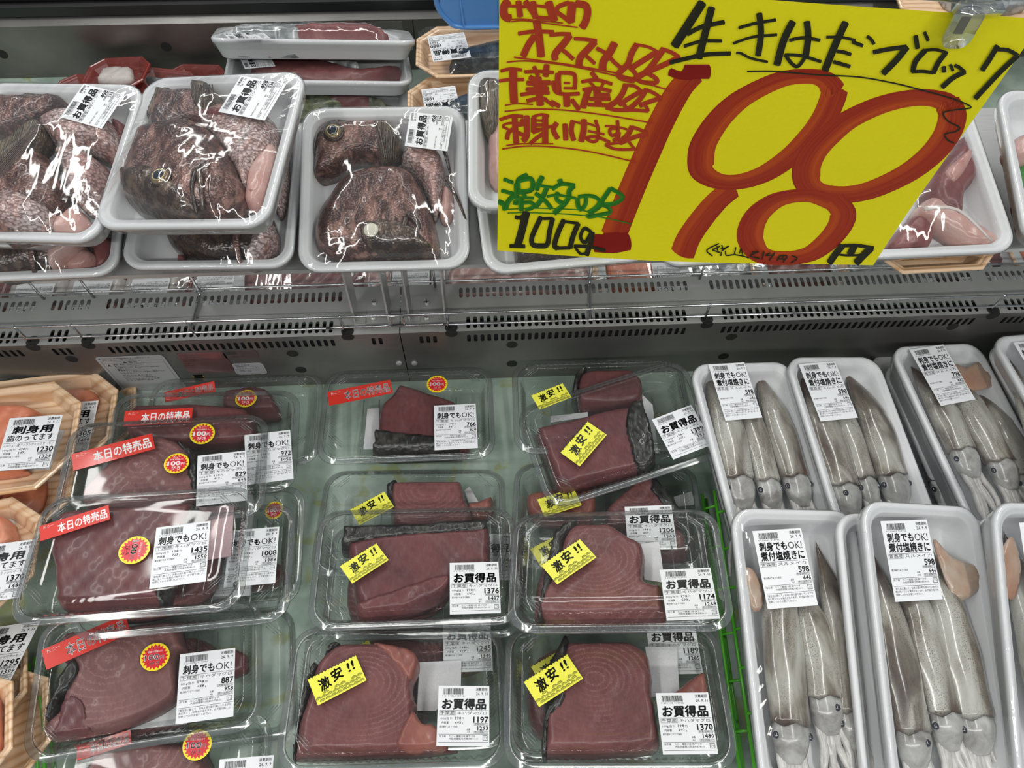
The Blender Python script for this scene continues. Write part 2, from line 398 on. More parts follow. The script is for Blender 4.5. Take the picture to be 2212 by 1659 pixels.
def mk_wood(name, c0, c1):
    m = M_(name, c0, .28, 0, .5, coat=.3); t = NT(m)
    w_ = t.node('ShaderNodeTexWave', wave_type='BANDS', bands_direction='Y'); t.link(t.coord((.25, 1, 1), (0, 0, .05), rand=True), w_.inputs['Vector'])
    w_.inputs['Scale'].default_value = 26; w_.inputs['Distortion'].default_value = 5; w_.inputs['Detail'].default_value = 2; w_.inputs['Detail Scale'].default_value = 1.4
    t.base(t.ramp(w_.outputs['Fac'], [(.0, c1), (.30, c0), (1, tuple(min(1, c*1.12) for c in c0))])); return m
WOODT = mk_wood('wood_print_tray', (.80, .56, .36), (.66, .38, .19))
REDT = M_('red_tray', (.20, .022, .015), .25, 0, .5, coat=.4)
PAPERW = M_('label_paper', (.78, .80, .82), .38, 0, .4)
INK = M_('label_ink', (.012, .012, .014), .5)
SRED = M_('sticker_red', (.66, .035, .022), .3, coat=.3); SWHITE = M_('sticker_white', (.85, .85, .85), .4)
SYEL = M_('sticker_yellow', (.86, .84, .09), .3, coat=.3); SYEL2 = M_('sticker_disc_yellow', (.90, .74, .01), .3, coat=.3); SINK = M_('sticker_ink', (.02, .022, .01), .45)
SREDD = M_('sticker_star_red', (.66, .012, .025), .3, coat=.3)
BLUE = M_('blue_plastic', (.09, .27, .62), .35, coat=.2); GREENP = M_('green_plastic', (.10, .50, .03), .25, coat=.3)
def mk_paper():
    m = M_('yellow_card', (.78, .71, .006), .55, 0, .3); t = NT(m); n = t.noise(t.coord(), 300, 3, .6)
    t.base(t.mix(n, (.76, .69, .005), (.84, .76, .008))); t.nrm(t.bump(n, .15, .0003)); return m
YCARD = mk_paper()
def mk_marker(name, c0, c1, streak=1.0):
    m = M_(name, c0, .5, 0, .25); t = NT(m); a = t.node('ShaderNodeAttribute'); a.attribute_name = 'acr'
    sx = t.node('ShaderNodeSeparateXYZ'); t.link(a.outputs['Vector'], sx.inputs[0])
    cv = t.node('ShaderNodeCombineXYZ'); t.link(t.math('MULTIPLY', sx.outputs[0], 14), cv.inputs[0]); t.link(t.math('MULTIPLY', sx.outputs[1], 1.5), cv.inputs[1]); t.link(sx.outputs[2], cv.inputs[2])
    n = t.noise(cv.outputs[0], 1.0, 3, .6); e = t.ramp(sx.outputs[0], [(0, (0, 0, 0)), (.55, (.1, .1, .1)), (.75, (.75, .75, .75)), (1, (.5, .5, .5))])
    f = t.math('MULTIPLY', t.math('ADD', t.math('MULTIPLY', e, .75), t.math('MULTIPLY_ADD', n, .9, -.35)), streak)
    t.base(t.mix(f, c0, c1)); return m
MRED = mk_marker('red_marker', (.30, .022, .010), (.56, .09, .012))
MREDT = mk_marker('red_marker_thin', (.40, .04, .015), (.46, .06, .02), .6)
MBLK = mk_marker('black_marker', (.016, .016, .008), (.035, .035, .012), .7)
MGRN = mk_marker('green_marker', (.015, .14, .012), (.04, .27, .02), .9)
MDRED = mk_marker('red_marker_double', (.22, .008, .006), (.26, .012, .008), .5)
# ------------------------------------------------------------------ text
_tc = bpy.data.curves.new('t', 'FONT'); _to = bpy.data.objects.new('t', _tc); COL.objects.link(_to)
_cache = {}
def glyphs(s, bold=0, res=1, space=1.0, shear=0):
    key = (s, bold, res, space, shear)
    if key in _cache: return _cache[key]
    _tc.body = s; _tc.size = 1; _tc.offset = bold; _tc.resolution_u = res; _tc.space_character = space; _tc.shear = shear
    bpy.context.view_layer.update()
    me = bpy.data.meshes.new_from_object(_to.evaluated_get(bpy.context.evaluated_depsgraph_get()))
    v = np.array([tuple(q.co)[:2] for q in me.vertices]) if len(me.vertices) else np.zeros((0, 2)); f = [tuple(p.vertices) for p in me.polygons]
    bpy.data.meshes.remove(me); _cache[key] = (v, f); return v, f
class Print:
    """flat print, units mm, origin top left, y down -> mesh in metres"""
    def __init__(s): s.v = []; s.f = []
    def text(s, t, x, y, h, w=None, align='l', bold=0, space=1.0, rot=0, shear=0, res=1):
        """y = baseline, h = height of a capital, w = forced width"""
        v, f = glyphs(t, 0, res, space, shear)
        if not len(v): return s
        if bold:
            n0 = len(v); d = bold*.8; vv = [v]; ff = list(f)
            for i, (a_, b_) in enumerate(((d, 0), (-d, 0), (0, d), (0, -d))): vv.append(v+[a_, b_]); ff += [tuple(q+n0*(i+1) for q in p_) for p_ in f]
            v = np.concatenate(vv); f = ff
        k = h/.72; q = v*k
        x0, x1 = q[:, 0].min(), q[:, 0].max(); wd = x1-x0
        sx = (w/wd) if w else 1
        q = (q-[x0, 0])*[sx, 1]; W = wd*sx
        if align == 'r': q = q-[W, 0]
        if align == 'c': q = q-[W/2, 0]
        c, sn = math.cos(rot), math.sin(rot)
        n = len(s.v); s.v += [(x+a*c-b*sn, -y+a*sn+b*c) for a, b in q]; s.f += [tuple(i+n for i in p) for p in f]; return s
    def rect(s, x0, y0, x1, y1):
        n = len(s.v); s.v += [(x0, -y1), (x1, -y1), (x1, -y0), (x0, -y0)]; s.f.append((n, n+1, n+2, n+3)); return s
    def frame(s, x0, y0, x1, y1, t=.25):
        s.rect(x0, y0, x1, y0+t); s.rect(x0, y1-t, x1, y1); s.rect(x0, y0+t, x0+t, y1-t); return s.rect(x1-t, y0+t, x1, y1-t)
    def poly(s, P):
        n = len(s.v); s.v += [(x, -y) for x, y in P]; s.f.append(tuple(range(n, n+len(P)))[::-1]); return s
    def arc(s, cx, cy, r, t, a0, a1, n=7):
        P = [(cx+(r+t)*math.cos(a0+(a1-a0)*i/n), cy-(r+t)*math.sin(a0+(a1-a0)*i/n)) for i in range(n+1)]
        Q = [(cx+r*math.cos(a0+(a1-a0)*i/n), cy-r*math.sin(a0+(a1-a0)*i/n)) for i in range(n+1)]
        for i in range(n): s.poly([P[i], P[i+1], Q[i+1], Q[i]][::-1])
        return s
    def mesh(s, name, mat, w, h, z=.0003, k=.001):
        return new_mesh(name, [((x-w/2)*k, (y+h/2)*k, z) for x, y in s.v], s.f, mat)
PM = {}
def barcode(p, x0, y0, x1, y1, seed=3):
    r = random.Random(seed); x = x0
    while x < x1-.6:
        wd = r.choice((.25, .25, .5, .75)); p.rect(x, y0, min(x+wd, x1), y1); x += wd+r.choice((.25, .25, .5))
    p.text('0 210042 013702', x0-1.5, y1+2.2, 1.7, x1-x0+2)
def label_print(kind):
    if kind in PM: return PM[kind]
    p = Print(); barcode(p, 6, 3, 30, 10)
    p.text('消費期限', 58, 5.6, 2.8, 14, 'r', .01)
    y = 0
    if kind in 'AE':
        p.text('お買得品', 4.5, 25.5, 9.3, 52, bold=.052, res=2, shear=.05); H = 66
    elif kind == 'D':
        p.text('刺身用', 7, 21, 7.6, 46, bold=.052, res=2, shear=.05); p.text('脂のってます', 4, 31, 6.6, 52, bold=.02, res=2); y = 6; H = 68
    else:
        p.text('刺身でも', 4, 22.5, 7.6, 34, bold=.042, res=2, shear=.05); p.text('OK!', 39.5, 22.5, 8.2, 17, res=2); H = 75; y = -3
        if kind == 'C': p.text('煮付塩焼きに', 4, 33.5, 7.8, 53, bold=.042, res=2, shear=.05); y = 8; H = 86
    p.rect(2, 27.6+y, 59, 27.95+y)
    orig, name = {'A': ('千葉産', 'キハダマグロ'), 'B': ('千葉産', 'キハダマグロ'), 'C': ('青森産', 'スルメイカ'), 'D': ('', 'ノルウェー産アトランティックサーモン'), 'E': ('愛媛産', '鯛のアラ')}[kind]
    if orig: p.text(orig, 2.8, 32.2+y, 3.1, 17); p.frame(2, 28.6+y, 21, 33.1+y)
    p.text(name, 23 if orig else 2, 32.2+y, 2.9, 34 if orig else 56)
    if kind in 'ABD':
        p.text('100g当り', 3, 37.6+y, 2.2, 14); p.text('円', 28.5, 37.6+y, 2); p.text('内容量', 5, 42.2+y, 2.2, 8); p.text('g', 28.5, 42.2+y, 2)
    p.text('要冷蔵4℃以下で保存', 2.5, 46.3+y, 1.8, 21)
    p.text('税抜価格(円)', 58, 43.7+y, 1.9, 15, 'r'); p.frame(42.3, 41.7+y, 58.6, 44.3+y, .2)
    p.text('品番', 36, 49.3+y, 1.7, 4, 'c'); p.text({'C': '241', 'D': '26'}.get(kind, '42'), 36, 52.3+y, 2.1, None, 'c'); p.text('税込価格(円)', 58, 52.3+y, 1.9, 15, 'r'); p.frame(42.3, 50.3+y, 58.6, 52.9+y, .2)
    p.rect(2, 53.5+y, 59, 53.85+y)
    p.text('加工者', 2.5, 56.6+y, 1.8, 8); p.text('たこ一寝屋川店 ㈱ヤマダ', 14, 56.6+y, 1.8, 30); p.text('大阪府寝屋川市清水町40-15', 14, 59.4+y, 1.8, 33)
    p.frame(52.4, 55+y, 58, 60.2+y, .5); p.text('プラ', 55.2, 58.6+y, 1.9, 3.6, 'c')
    p.rect(2, 62+y, 59, 62.35+y)
    if kind in 'BC':
        p.text('「寄生虫に関して」出来る限り取り除いていますが', 2.5, 65.7+y, 1.95, 55); p.text('希に残っている場合があります。必ず取り除くか、', 2.5, 68.9+y, 1.95, 55); p.text('加熱してからお使いください。', 2.5, 72.1+y, 1.95, 34)
    PM[kind] = (p, H, y); return PM[kind]
PLATE = {}
def plate_mesh(w, h, mat, t=.00035):
    k = (w, h, mat.name)
    if k not in PLATE:
        b = MB().box(-w/2, w/2, -h/2, h/2, 0, t); PLATE[k] = new_mesh('label', b.v, b.f, mat)
    return PLATE[k]
STATIC = {}
def price_label(parent, M, kind, date, price, taxed, per='198', grams=None, k=1.0, bend=None):
    p, H, y = label_print(kind); w = .060
    o = obj('price_label', plate_mesh(w, H*.001, PAPERW), parent, M @ Matrix.Scale(k, 4))
    if kind not in STATIC: STATIC[kind] = p.mesh('lettering', INK, 60, H, .0005)
    obj('lettering', STATIC[kind], o)
    q = Print(); q.text(date, 58, 10.4, 3.3, 13.5 if len(date) > 6 else 11, 'r', .02)
    q.text(price, 59, 41+y, 6.6, 4.4*len(price), 'r', .035, res=2); q.text(taxed, 59, 49.4+y, 4.6, 3.2*len(taxed), 'r', .03)
    if kind in 'ABD' and grams: q.text(per, 27.5, 37.6+y, 3, 7, 'r', .015); q.text(grams, 27.5, 42.2+y, 3, 7, 'r', .015)
    obj('price_figures', q.mesh('price_figures', INK, 60, H, .0005), o)
    return o
def place3(Fm, tl, tr, bl, z, w_mm, h_mm):
    """matrix in the pack's own frame from three corners read on its plane"""
    a, b, c = (np.array(Fm(*q, z)) for q in (tl, tr, bl))
    cen = (b+c)/2; u = b-a; k = np.linalg.norm(u)/(w_mm*.001)
    an = math.atan2(u[1], u[0]); v = c-a; an2 = math.atan2(v[1], v[0])+PI/2
    d = (an2-an+PI) % (2*PI)-PI; an = an+d*.35
    k2 = np.linalg.norm(v)/(h_mm*.001)
    return Matrix.Translation((cen[0], cen[1], z)) @ Matrix.Rotation(an, 4, 'Z'), max(.75, min(1.3, .5*(k+k2)))
STK = {}
def sticker(parent, M, kind, k=1.0, zf=0):
    M = M @ Matrix.Scale(k, 4)
    if kind == 'red':
        if kind not in STK:
            p = Print(); p.text('本日の特売品', 71.5, 15.5, 9.8, 53, 'r', .03, res=2); p.text('たこ一', 4, 5.4, 2.6, 11, rot=.06)
            STK[kind] = p.mesh('lettering', SWHITE, 74, 20, .0005)
        o = obj('special_offer_sticker', plate_mesh(.074, .020, SRED), parent, M); o['label'] = 'red sticker with white lettering'; obj('lettering', STK[kind], o)
    if kind == 'yellow':
        if kind not in STK:
            p = Print(); p.text('激', 8, 17.5, 9.5, 12.5, bold=.04, res=2, shear=.1, rot=.12); p.text('安', 22, 14.5, 9.5, 12.5, bold=.04, res=2, shear=.1, rot=.1); p.text('!!', 39, 13, 9.5, 9, bold=.03, res=2, shear=.15, rot=.1)
            for row in range(3):
                for i in range(-1, 11):
                    cx = 6*i+3*(row % 2); cy = 21.5+row*3.2
                    if row == 0 and i < 2: continue
                    if cx < 1.5 or cx > 50.5 or (row == 0 and (i % 3 == 0)): continue
                    for r in (.9, 1.9, 2.7):
                        p.arc(cx, cy, r, .42, .25 if cx < 49 else .9, PI-.25, 6)
            for i in range(15): p.poly([(3.5*i, 0), (3.5*i+2.6, 0), (3.5*i+1.3, .8+.5*(i % 2))])
            STK[kind] = p.mesh('lettering', SINK, 52, 29, .0005)
        o = obj('bargain_sticker', plate_mesh(.052, .029, SYEL), parent, M); o['label'] = 'yellow sticker with black brush lettering and wave pattern'; obj('lettering', STK[kind], o)
    if kind == 'round':
        if kind not in STK:
            b = MB(); n = 40; b.add([(.0165*math.cos(2*PI*i/n), .0165*math.sin(2*PI*i/n), z) for z in (0, .0004) for i in range(n)], [tuple(range(n, 2*n)), tuple(range(n-1, -1, -1))]+[(i, (i+1) % n, n+(i+1) % n, n+i) for i in range(n)])
            d = new_mesh('disc', b.v, b.f, SYEL2)
            n = 40; P = [((.0152 if i % 2 == 0 else .0122)*math.cos(2*PI*i/n), (.0152 if i % 2 == 0 else .0122)*math.sin(2*PI*i/n)) for i in range(n)]
            st = new_mesh('star', [(x, y, .0006) for x, y in P], [tuple(range(n))], SREDD)
            p = Print(); p.text('100', 4.8, 20, 7, 17, bold=.05, res=2); p.text('円', 22.5, 20, 4, 4.5, bold=.02); p.text('びき', 16.5, 27, 5, 11.5, 'c', .01); p.text('たこ一', 16.5, 7.6, 2.4, 10, 'c', .02); p.text('税抜き価格より', 16.5, 11.4, 2.1, 17, 'c')
            STK[kind] = (d, st, p.mesh('lettering', SWHITE, 33, 33, .0008))
        d, st, l = STK[kind]
        o = obj('discount_sticker', d, parent, M); o['label'] = 'round yellow sticker with a red starburst'; obj('starburst', st, o); obj('lettering', l, o)
    return o

# ------------------------------------------------------------------ the case
X0, X1 = -1.25, 1.45
RZ = float(on_y(1100, 712, .5605)[2]); YP = .5605
def quad(name, P, mat, kind='structure'):
    o = obj(name, new_mesh(name, P, [tuple(range(len(P)))], mat)); o['kind'] = kind; return o
b = MB().box(X0, X1, -.35, YP, -.006, 0); o = b.build('floor', DECK); tag(o, kind='structure')
b = MB().box(X0, X1, .66, 1.27, -.006, 0); o = b.build('floor_far', DECK); tag(o, kind='structure')
b = MB().box(X0, X1, -.37, -.35, -.10, .14); tag(b.build('wall_front', STEEL_D), kind='structure')
b = MB().box(X0-.01, X0, -.37, 1.3, -.01, .14); tag(b.build('wall_left', STEEL_D), kind='structure')
b = MB().box(X1, X1+.01, -.37, 1.3, -.01, .14); tag(b.build('wall_right', STEEL_D), kind='structure')

def slot_plane(mb, O, U, V, u0, u1, v0, v1, centres, pitch, sw, s0, s1, depth):
    """sheet with real slots. O + u*U + v*V ; slots from v=s0..s1"""
    O = np.array(O, float); U = np.array(U, float); V = np.array(V, float); N = np.cross(U, V)
    def P(u, v, d=0): return tuple(O+U*u+V*v-N*d)
    cuts = sorted(centres); u = u0
    def q(a, b):
        if b-a > 1e-5: mb.add([P(a, v0), P(b, v0), P(b, v1), P(a, v1)], [(0, 1, 2, 3)])
    for c in cuts:
        q(u, c-pitch/2)
        r = sw/2; ins = []
        for k in range(7): a = -PI+PI*k/6; ins.append((c+r*math.cos(a), s0+r+r*math.sin(a)))
        for k in range(7): a = PI*k/6; ins.append((c+r*math.cos(a), s1-r+r*math.sin(a)))
        h = pitch/2
        out = [(c-h, s0+r), (c-h, v0), (c-h*.5, v0), (c, v0), (c+h*.5, v0), (c+h, v0), (c+h, s0+r), (c+h, s1-r), (c+h, v1), (c+h*.5, v1), (c, v1), (c-h*.5, v1), (c-h, v1), (c-h, s1-r)]
        vs = [P(*p) for p in out]+[P(*p) for p in ins]+[P(*p, depth) for p in ins]
        fs = []
        for k in range(14):
            k2 = (k+1) % 14; fs.append((k, k2, 14+k2, 14+k)); fs.append((14+k, 14+k2, 28+k2, 28+k))
        mb.add(vs, fs); u = c+pitch/2
    q(u, u1)
POSTX = [float(on_z(px, py, RZ)[0]) for px, py in ((67, 750), (187, 745), (750, 725), (975, 720), (1530, 705), (2150, 680))]
BLX = [float(on_z(px, py, RZ)[0]) for px, py in ((768, 690), (840, 705), (885, 710), (962, 690))]
XS = float(on_z(864, 700, RZ)[0])
PIT = .00922
def centres(gap, blk=True, extra=()):
    out = []
    n = int((X1-X0)/PIT)
    for i in range(n):
        x = X0+.01+i*PIT
        if any(abs(x-p) < gap for p in POSTX): continue
        if blk and BLX[0]-.012 < x < BLX[3]+.02: continue
        if any(a < x < b_ for a, b_ in extra): continue
        out.append(x)
    return out
yr = RZ
for side, (a, b_) in enumerate(((X0, XS-.0006), (XS+.0006, X1))):
    mb = MB()
    # row nearest the fold, step, far row
    cs = [c for c in centres(.022) if a+PIT/2 < c < b_-PIT/2]
    slot_plane(mb, (0, YP, RZ), (1, 0, 0), (0, 1, 0), a, b_, 0, .036, cs, PIT, .0052, .0045, .024, .0012)
    mb.add([(a, YP+.036, RZ), (b_, YP+.036, RZ), (b_, YP+.036, RZ+.0012), (a, YP+.036, RZ+.0012)], [(0, 1, 2, 3)])
    cs = [c for c in centres(.012) if a+PIT/2 < c < b_-PIT/2]
    slot_plane(mb, (0, YP+.036, RZ+.0012), (1, 0, 0), (0, 1, 0), a, b_, 0, .043, cs, PIT, .0052, .019, .036, .0012)
    e = YP+.079; mb.add([(a, e, RZ+.0012), (b_, e, RZ+.0012), (b_, e, RZ-.02), (a, e, RZ-.02)], [(0, 1, 2, 3)])
    tag(mb.build('trim_%d' % (side+1), STEEL), kind='structure')
    mb = MB()
    cs = [c for c in centres(.022, False, ((BLX[0]+.0, BLX[1]-.03), (XS-.02, XS+.02))) if a+PIT/2 < c < b_-PIT/2]
    slot_plane(mb, (0, YP, 0), (1, 0, 0), (0, 0, 1), a, b_, 0, RZ, cs, PIT, .0052, RZ-.027, RZ-.0095, .0012)
    w_ = mb.build('wall_divider' if side == 0 else 'wall_divider_right', STEEL_D); tag(w_, kind='structure')
    if side == 0: WDIV = w_
    else: WDIV2 = w_
tag(MB().box(X0, X1, YP+.012, YP+.070, -.05, .012).box(X0, X1, YP+.006, YP+.0365, RZ-.030, RZ-.024).box(X0, X1, YP+.004, YP+.006, .002, RZ-.003).build('trim_3', DARK), kind='structure')  # added black block and liners so the slots read dark, no light leaking through
# round black drain holes in the divider and the post sockets
def disc(name, c, n, r, mat, parent=None, ring=None, sx=1):
    n = Vector(n).normalized(); u = n.orthogonal().normalized() if abs(n.z) > .9 else Vector((1, 0, 0)); v = n.cross(u)
    P = [Vector(c)+u*r*sx*math.cos(2*PI*i/20)+v*r*math.sin(2*PI*i/20) for i in range(20)]
    mb = MB().add(P, [tuple(range(20))]); 
    return mb.build(name, mat, parent)
for px, py in ((155, 776), (632, 764), (650, 799), (1106, 745), (1106, 786), (1580, 728), (1563, 770), (2058, 706)):
    q = on_y(px, py, YP-.0004)
    MB().tube([(q[0], YP-.0005, q[2]), (q[0], YP-.0003, q[2])], .0078, 20).build('drain_hole', DARK, WDIV if q[0] < XS else WDIV2)
for x in POSTX:
    o_ = MB().tube([(x, YP-.0006, RZ-.004), (x, YP-.0003, RZ-.004)], .0085, 18).tube([(x, YP+.006, RZ+.0004), (x, YP+.006, RZ+.0008)], .0085, 18)
    o_.build('post_socket', DARK, WDIV if x < XS else WDIV2)
for px, py, nm in ((808, 653, 0), (806, 685, 0), (922, 653, 1), (921, 686, 1)):
    q = on_z(px, py, RZ+.002); w0 = WDIV if nm == 0 else WDIV2
    s = MB().tube([(q[0], q[1], RZ+.001), (q[0], q[1], RZ+.0032), (q[0], q[1], RZ+.0040)], [.0045, .0042, .0028], 14).build('screw', STEEL, w0)
    MB().box(q[0]-.003, q[0]+.003, q[1]-.0004, q[1]+.0004, RZ+.0038, RZ+.0042).box(q[0]-.0004, q[0]+.0004, q[1]-.003, q[1]+.003, RZ+.0038, RZ+.0042).build('screw_slot', DARK, s)
for px, py in ((862, 784), (895, 784)):
    q = on_y(px, py, YP); MB().tube([(q[0], YP, q[2]), (q[0], YP-.002, q[2]), (q[0], YP-.0028, q[2])], [.0045, .004, .002], 14).build('screw', STEEL, WDIV if px < 870 else WDIV2)
MB().box(XS-.0012, XS+.0012, YP+.004, YP+.006, 0, RZ).build('seam', DARK, WDIV)
# stickers on the divider
def wall_label(name, px0, py0, px1, py1, wmm, lines, mat, label, bold=(), ink=None, parent=None):
    a = on_y(px0, py0, YP); b2 = on_y(px1, py1, YP); w = b2[0]-a[0]; 
    return a, b2
Rw = Matrix.Rotation(PI/2, 4, 'X')
def wlab(name, tl, w, h, texts, mat, inkm, label, extra=None):
    a = on_y(*tl, YP); M = Matrix.Translation((a[0]+w/2, YP-.0005, a[2]-h/2)) @ Rw
    vs, fs = loft(w, h, .006, [(0, 0), (0, .0004)], k=4, m=2, cap_top=True, cap_bot=True)
    o = obj(name, new_mesh(name, vs, fs, mat, False), WDIV, M); o['label'] = label
    p = Print(); W = w*1000; H = h*1000
    for t in texts: p.text(*t)
    if extra: extra(p)
    obj('lettering', p.mesh('lettering', inkm, W, H, .0006), o); return o
DINK = M_('sticker_print', (.05, .05, .05), .6)
def ex(p): p.frame(4, 11, 88, 100, .3); p.rect(4, 17, 88, 17.3); p.poly([(32, 16.4), (35, 12), (38, 16.4)]); p.poly([(8, 24), (11, 19), (14, 24)])
wlab('warning_label', (203, 771), .092, .095, [('■ご使用前に取扱説明書をよくお読みのうえ、', 4, 5.5, 2.4, 70), ('正しく安全にお使いください', 7, 9.6, 2.4, 46), ('警告', 40, 16, 3.2, 12), ('漏電・火災・感電のおそれあり', 17, 21.5, 2.6, 42), ('●本体に直接水をかけない', 17, 25.5, 2.2, 34), ('●お客様のところで、火のかかりやすい場所に置え', 17, 29, 2.2, 60), ('感電しない', 17, 33, 2.2, 18), ('●電源コードを傷つけない', 17, 37, 2.2, 40), ('ない。また、電源コードを束ねて電源プラグ', 17, 41, 2.2, 62), ('を抜かない', 17, 45, 2.2, 20), ('発火のおそれあり', 17, 51, 2.6, 40), ('可燃性スプレーの使用禁止', 17, 55, 2.2, 45), ('指をはさまないよう注意', 17, 60, 2.2, 48), ('水平な場所に設置', 17, 64, 2.2, 38)],
     M_('warning_label_paper', (.42, .42, .43), .4), DINK, 'white warning sheet with black print', ex)
wlab('rating_plate', (378, 763), .066, .052, [('Panasonic', 3, 5, 2.8, 26), ('冷凍冷蔵ショーケース', 3, 9, 1.8, 24), ('定格電圧', 3, 13, 1.8, 14), ('定格消費電力', 3, 17, 1.8, 20), ('電動機の定格', 3, 21, 1.8, 18), ('単相100V 50/60Hz', 33, 17, 1.8, 28), ('質量', 3, 27, 1.8, 8), ('120 kg', 33, 27, 1.8, 10), ('製造番号', 3, 32, 1.8, 14), ('冷媒', 3, 38, 1.8, 8)],
     M_('pinkish_plate', (.24, .13, .13), .25, .6), M_('plate_print', (.16, .02, .03), .6), 'reddish metal rating plate')
wlab('refrigerant_plate', (478, 757), .046, .022, [('フロン使用製品', 2, 17, 2.4, 18), ('本製品にはフロン類が使われて', 23, 4, 1.6, 22), ('いる第一種特定製品です', 23, 8, 1.6, 20), ('フロン類をみだりに大気に', 23, 12, 1.6, 21), ('放出することは禁じられています', 23, 16, 1.6, 21)], M_('grey_plate', (.16, .12, .12), .35, .4), DINK, 'grey plate with a black eye emblem',
     lambda p: (p.rect(2, 2, 19, 10)))
wlab('small_test_label', (498, 785), .044, .030, [('製品・冷凍装置', 5, 5, 1.8, 20), ('凝縮圧力', 5, 9, 1.8, 14), ('1.67', 28, 9, 1.8, 8), ('蒸発温度', 5, 12.5, 1.8, 14), ('1.61', 28, 12.5, 1.8, 8), ('冷媒漏えい点検をする場合は', 7, 19, 1.6, 28), ('点検簿に記録', 5, 22, 1.6, 18)], M_('small_label_paper', (.40, .40, .42), .4), DINK, 'small white label with rounded corners', lambda p: p.frame(2.5, 14, 41, 27, .25))
wlab('yellow_tag', (417, 811), .014, .0045, [('R404A', 2, 3.6, 2.6, 10)], M_('yellow_tag', (.6, .36, .01), .4), DINK, 'tiny yellow tag')

# wire fences
def fence(name, x0, x1, y, z_lo, z_hi, posts, foot, label, cross=(), loop=0, lean=0):
    M = Matrix.Translation(((x0+x1)/2, y, RZ)); t = empty(name, M, label, 'fence', 'wire fences on the steel divider'); Mi = M.inverted()
    def bld(nm, pts, r=.0016): MB().tube([Mi @ Vector(p) for p in crom(pts, 4, False)] if len(pts) > 3 else [Mi @ Vector(p) for p in pts], r, 8).build(nm, CHROME, t, None, True)
    ends = []
    if loop in (1, 3): pass
    xa, xb = x0, x1; c = .006
    pts = [(xa+c, y, z_hi)]
    if loop == 1:   # closed at the right end
        bld('rail', [(xa, y, z_hi), (xb-c, y, z_hi), (xb-.001, y, z_hi-c*.4), (xb, y, (z_hi+z_lo)/2), (xb-.001, y, z_lo+c*.4), (xb-c, y, z_lo), (xa, y, z_lo)])
    elif loop == 2:
        bld('rail', [(xb, y, z_hi), (xa+c, y, z_hi), (xa+.001, y, z_hi-c*.4), (xa, y, (z_hi+z_lo)/2), (xa+.001, y, z_lo+c*.4), (xa+c, y, z_lo), (xb, y, z_lo)])
    for x in posts: bld('post', [(x, y, foot), (x, y, (foot+z_hi)/2), (x, y, z_hi+.002)], .0018)
    for x in cross: bld('cross_rod', [(x, .632, .196), (x, .632, RZ+.02), (x, .631, RZ+.012), (x, .622, RZ+.007), (x-.004, .58, RZ+.005), (x-.005, y+.003, RZ+.003)], .0021)
    return t
ztop = .171; zlo = .133
cxs = [float(on_z(435, 650, RZ)[0])]; cxr = [float(on_z(1272, 620, RZ)[0])]
fp = [p-.004 for p in POSTX]
fence('wire_fence', X0+.01, BLX[1]+.006, .566, RZ+.009, RZ+.034, fp[:3]+[float(on_y(398, 687, .566)[0])], RZ-.012, 'chrome wire fence on the front edge of the divider, left of the upright blades', cxs, 1)
fence('wire_fence', BLX[2]-.006, X1-.01, .566, RZ+.009, RZ+.034, fp[3:], RZ-.012, 'chrome wire fence on the front edge of the divider, right of the upright blades', cxr, 2)
bp = [float(on_z(px, py, RZ)[0]) for px, py in ((95, 652), (205, 642), (1510, 600), (2108, 578))]
fence('wire_fence', X0+.01, BLX[1]+.004, .635, RZ+.014, RZ+.066, bp[:2], RZ-.004, 'chrome wire fence on the rear edge of the divider, under the left sea bream trays', (), 1)
fence('wire_fence', BLX[2]-.004, X1-.01, .635, RZ+.014, RZ+.066, bp[2:]+[BLX[3]-.014], RZ-.004, 'chrome wire fence on the rear edge of the divider, under the yellow price sign', (), 2)
# shelf blades and shelf
names = ['first upright steel blade from the left, carrying the fish shelf', 'second upright steel blade from the left, just left of the seam', 'third upright steel blade from the left, just right of the seam', 'rightmost upright steel blade beside the slotted grill']
def shz(y): return .2315+(y-.56)*.176
BLADES = []
for i, x in enumerate(BLX):
    y0 = .578; y1 = .612
    mb = MB(); t_ = .0012; P = [(y0, RZ+.002), (y1, RZ+.002), (y1+.02, shz(y1+.02)-.004), (y0+.010, shz(y0+.010)-.004)]
    mb.add([(x-t_, a, z) for a, z in P]+[(x+t_, a, z) for a, z in P], [(3, 2, 1, 0), (4, 5, 6, 7), (0, 1, 5, 4), (1, 2, 6, 5), (2, 3, 7, 6), (3, 0, 4, 7)])
    mb.box(x-t_, x+.014 if i % 2 == 0 else x+t_*1.0+.001, y0, y1, RZ+.0013, RZ+.0026)
    BLADES.append((mb, names[i]))
for i, (a, b_) in enumerate(((X0+.02, XS-.004), (XS+.004, X1-.02))):
    mb = MB(); y0, y1 = .586, .80
    P = [(y0, shz(y0)), (y1, shz(y1)), (y1, shz(y1)-.003), (y0, shz(y0)-.003)]
    mb.add([(a, y, z) for y, z in P]+[(b_, y, z) for y, z in P], [(3, 2, 1, 0), (4, 5, 6, 7), (0, 1, 5, 4), (1, 2, 6, 5), (2, 3, 7, 6), (3, 0, 4, 7)])
    mb.box(a, b_, y0-.002, y0, shz(y0)-.005, shz(y0)+.0012)
    sh_ = tag(mb.build('fish_shelf', STEEL), 'steel fish shelf on blades, %s section of the two' % ('left' if i == 0 else 'right'), 'shelf', 'steel shelves carrying the sea bream trays')
    for q_, nm_ in BLADES[2*i:2*i+2]: q_.build('blade', STEEL, sh_)['label'] = nm_

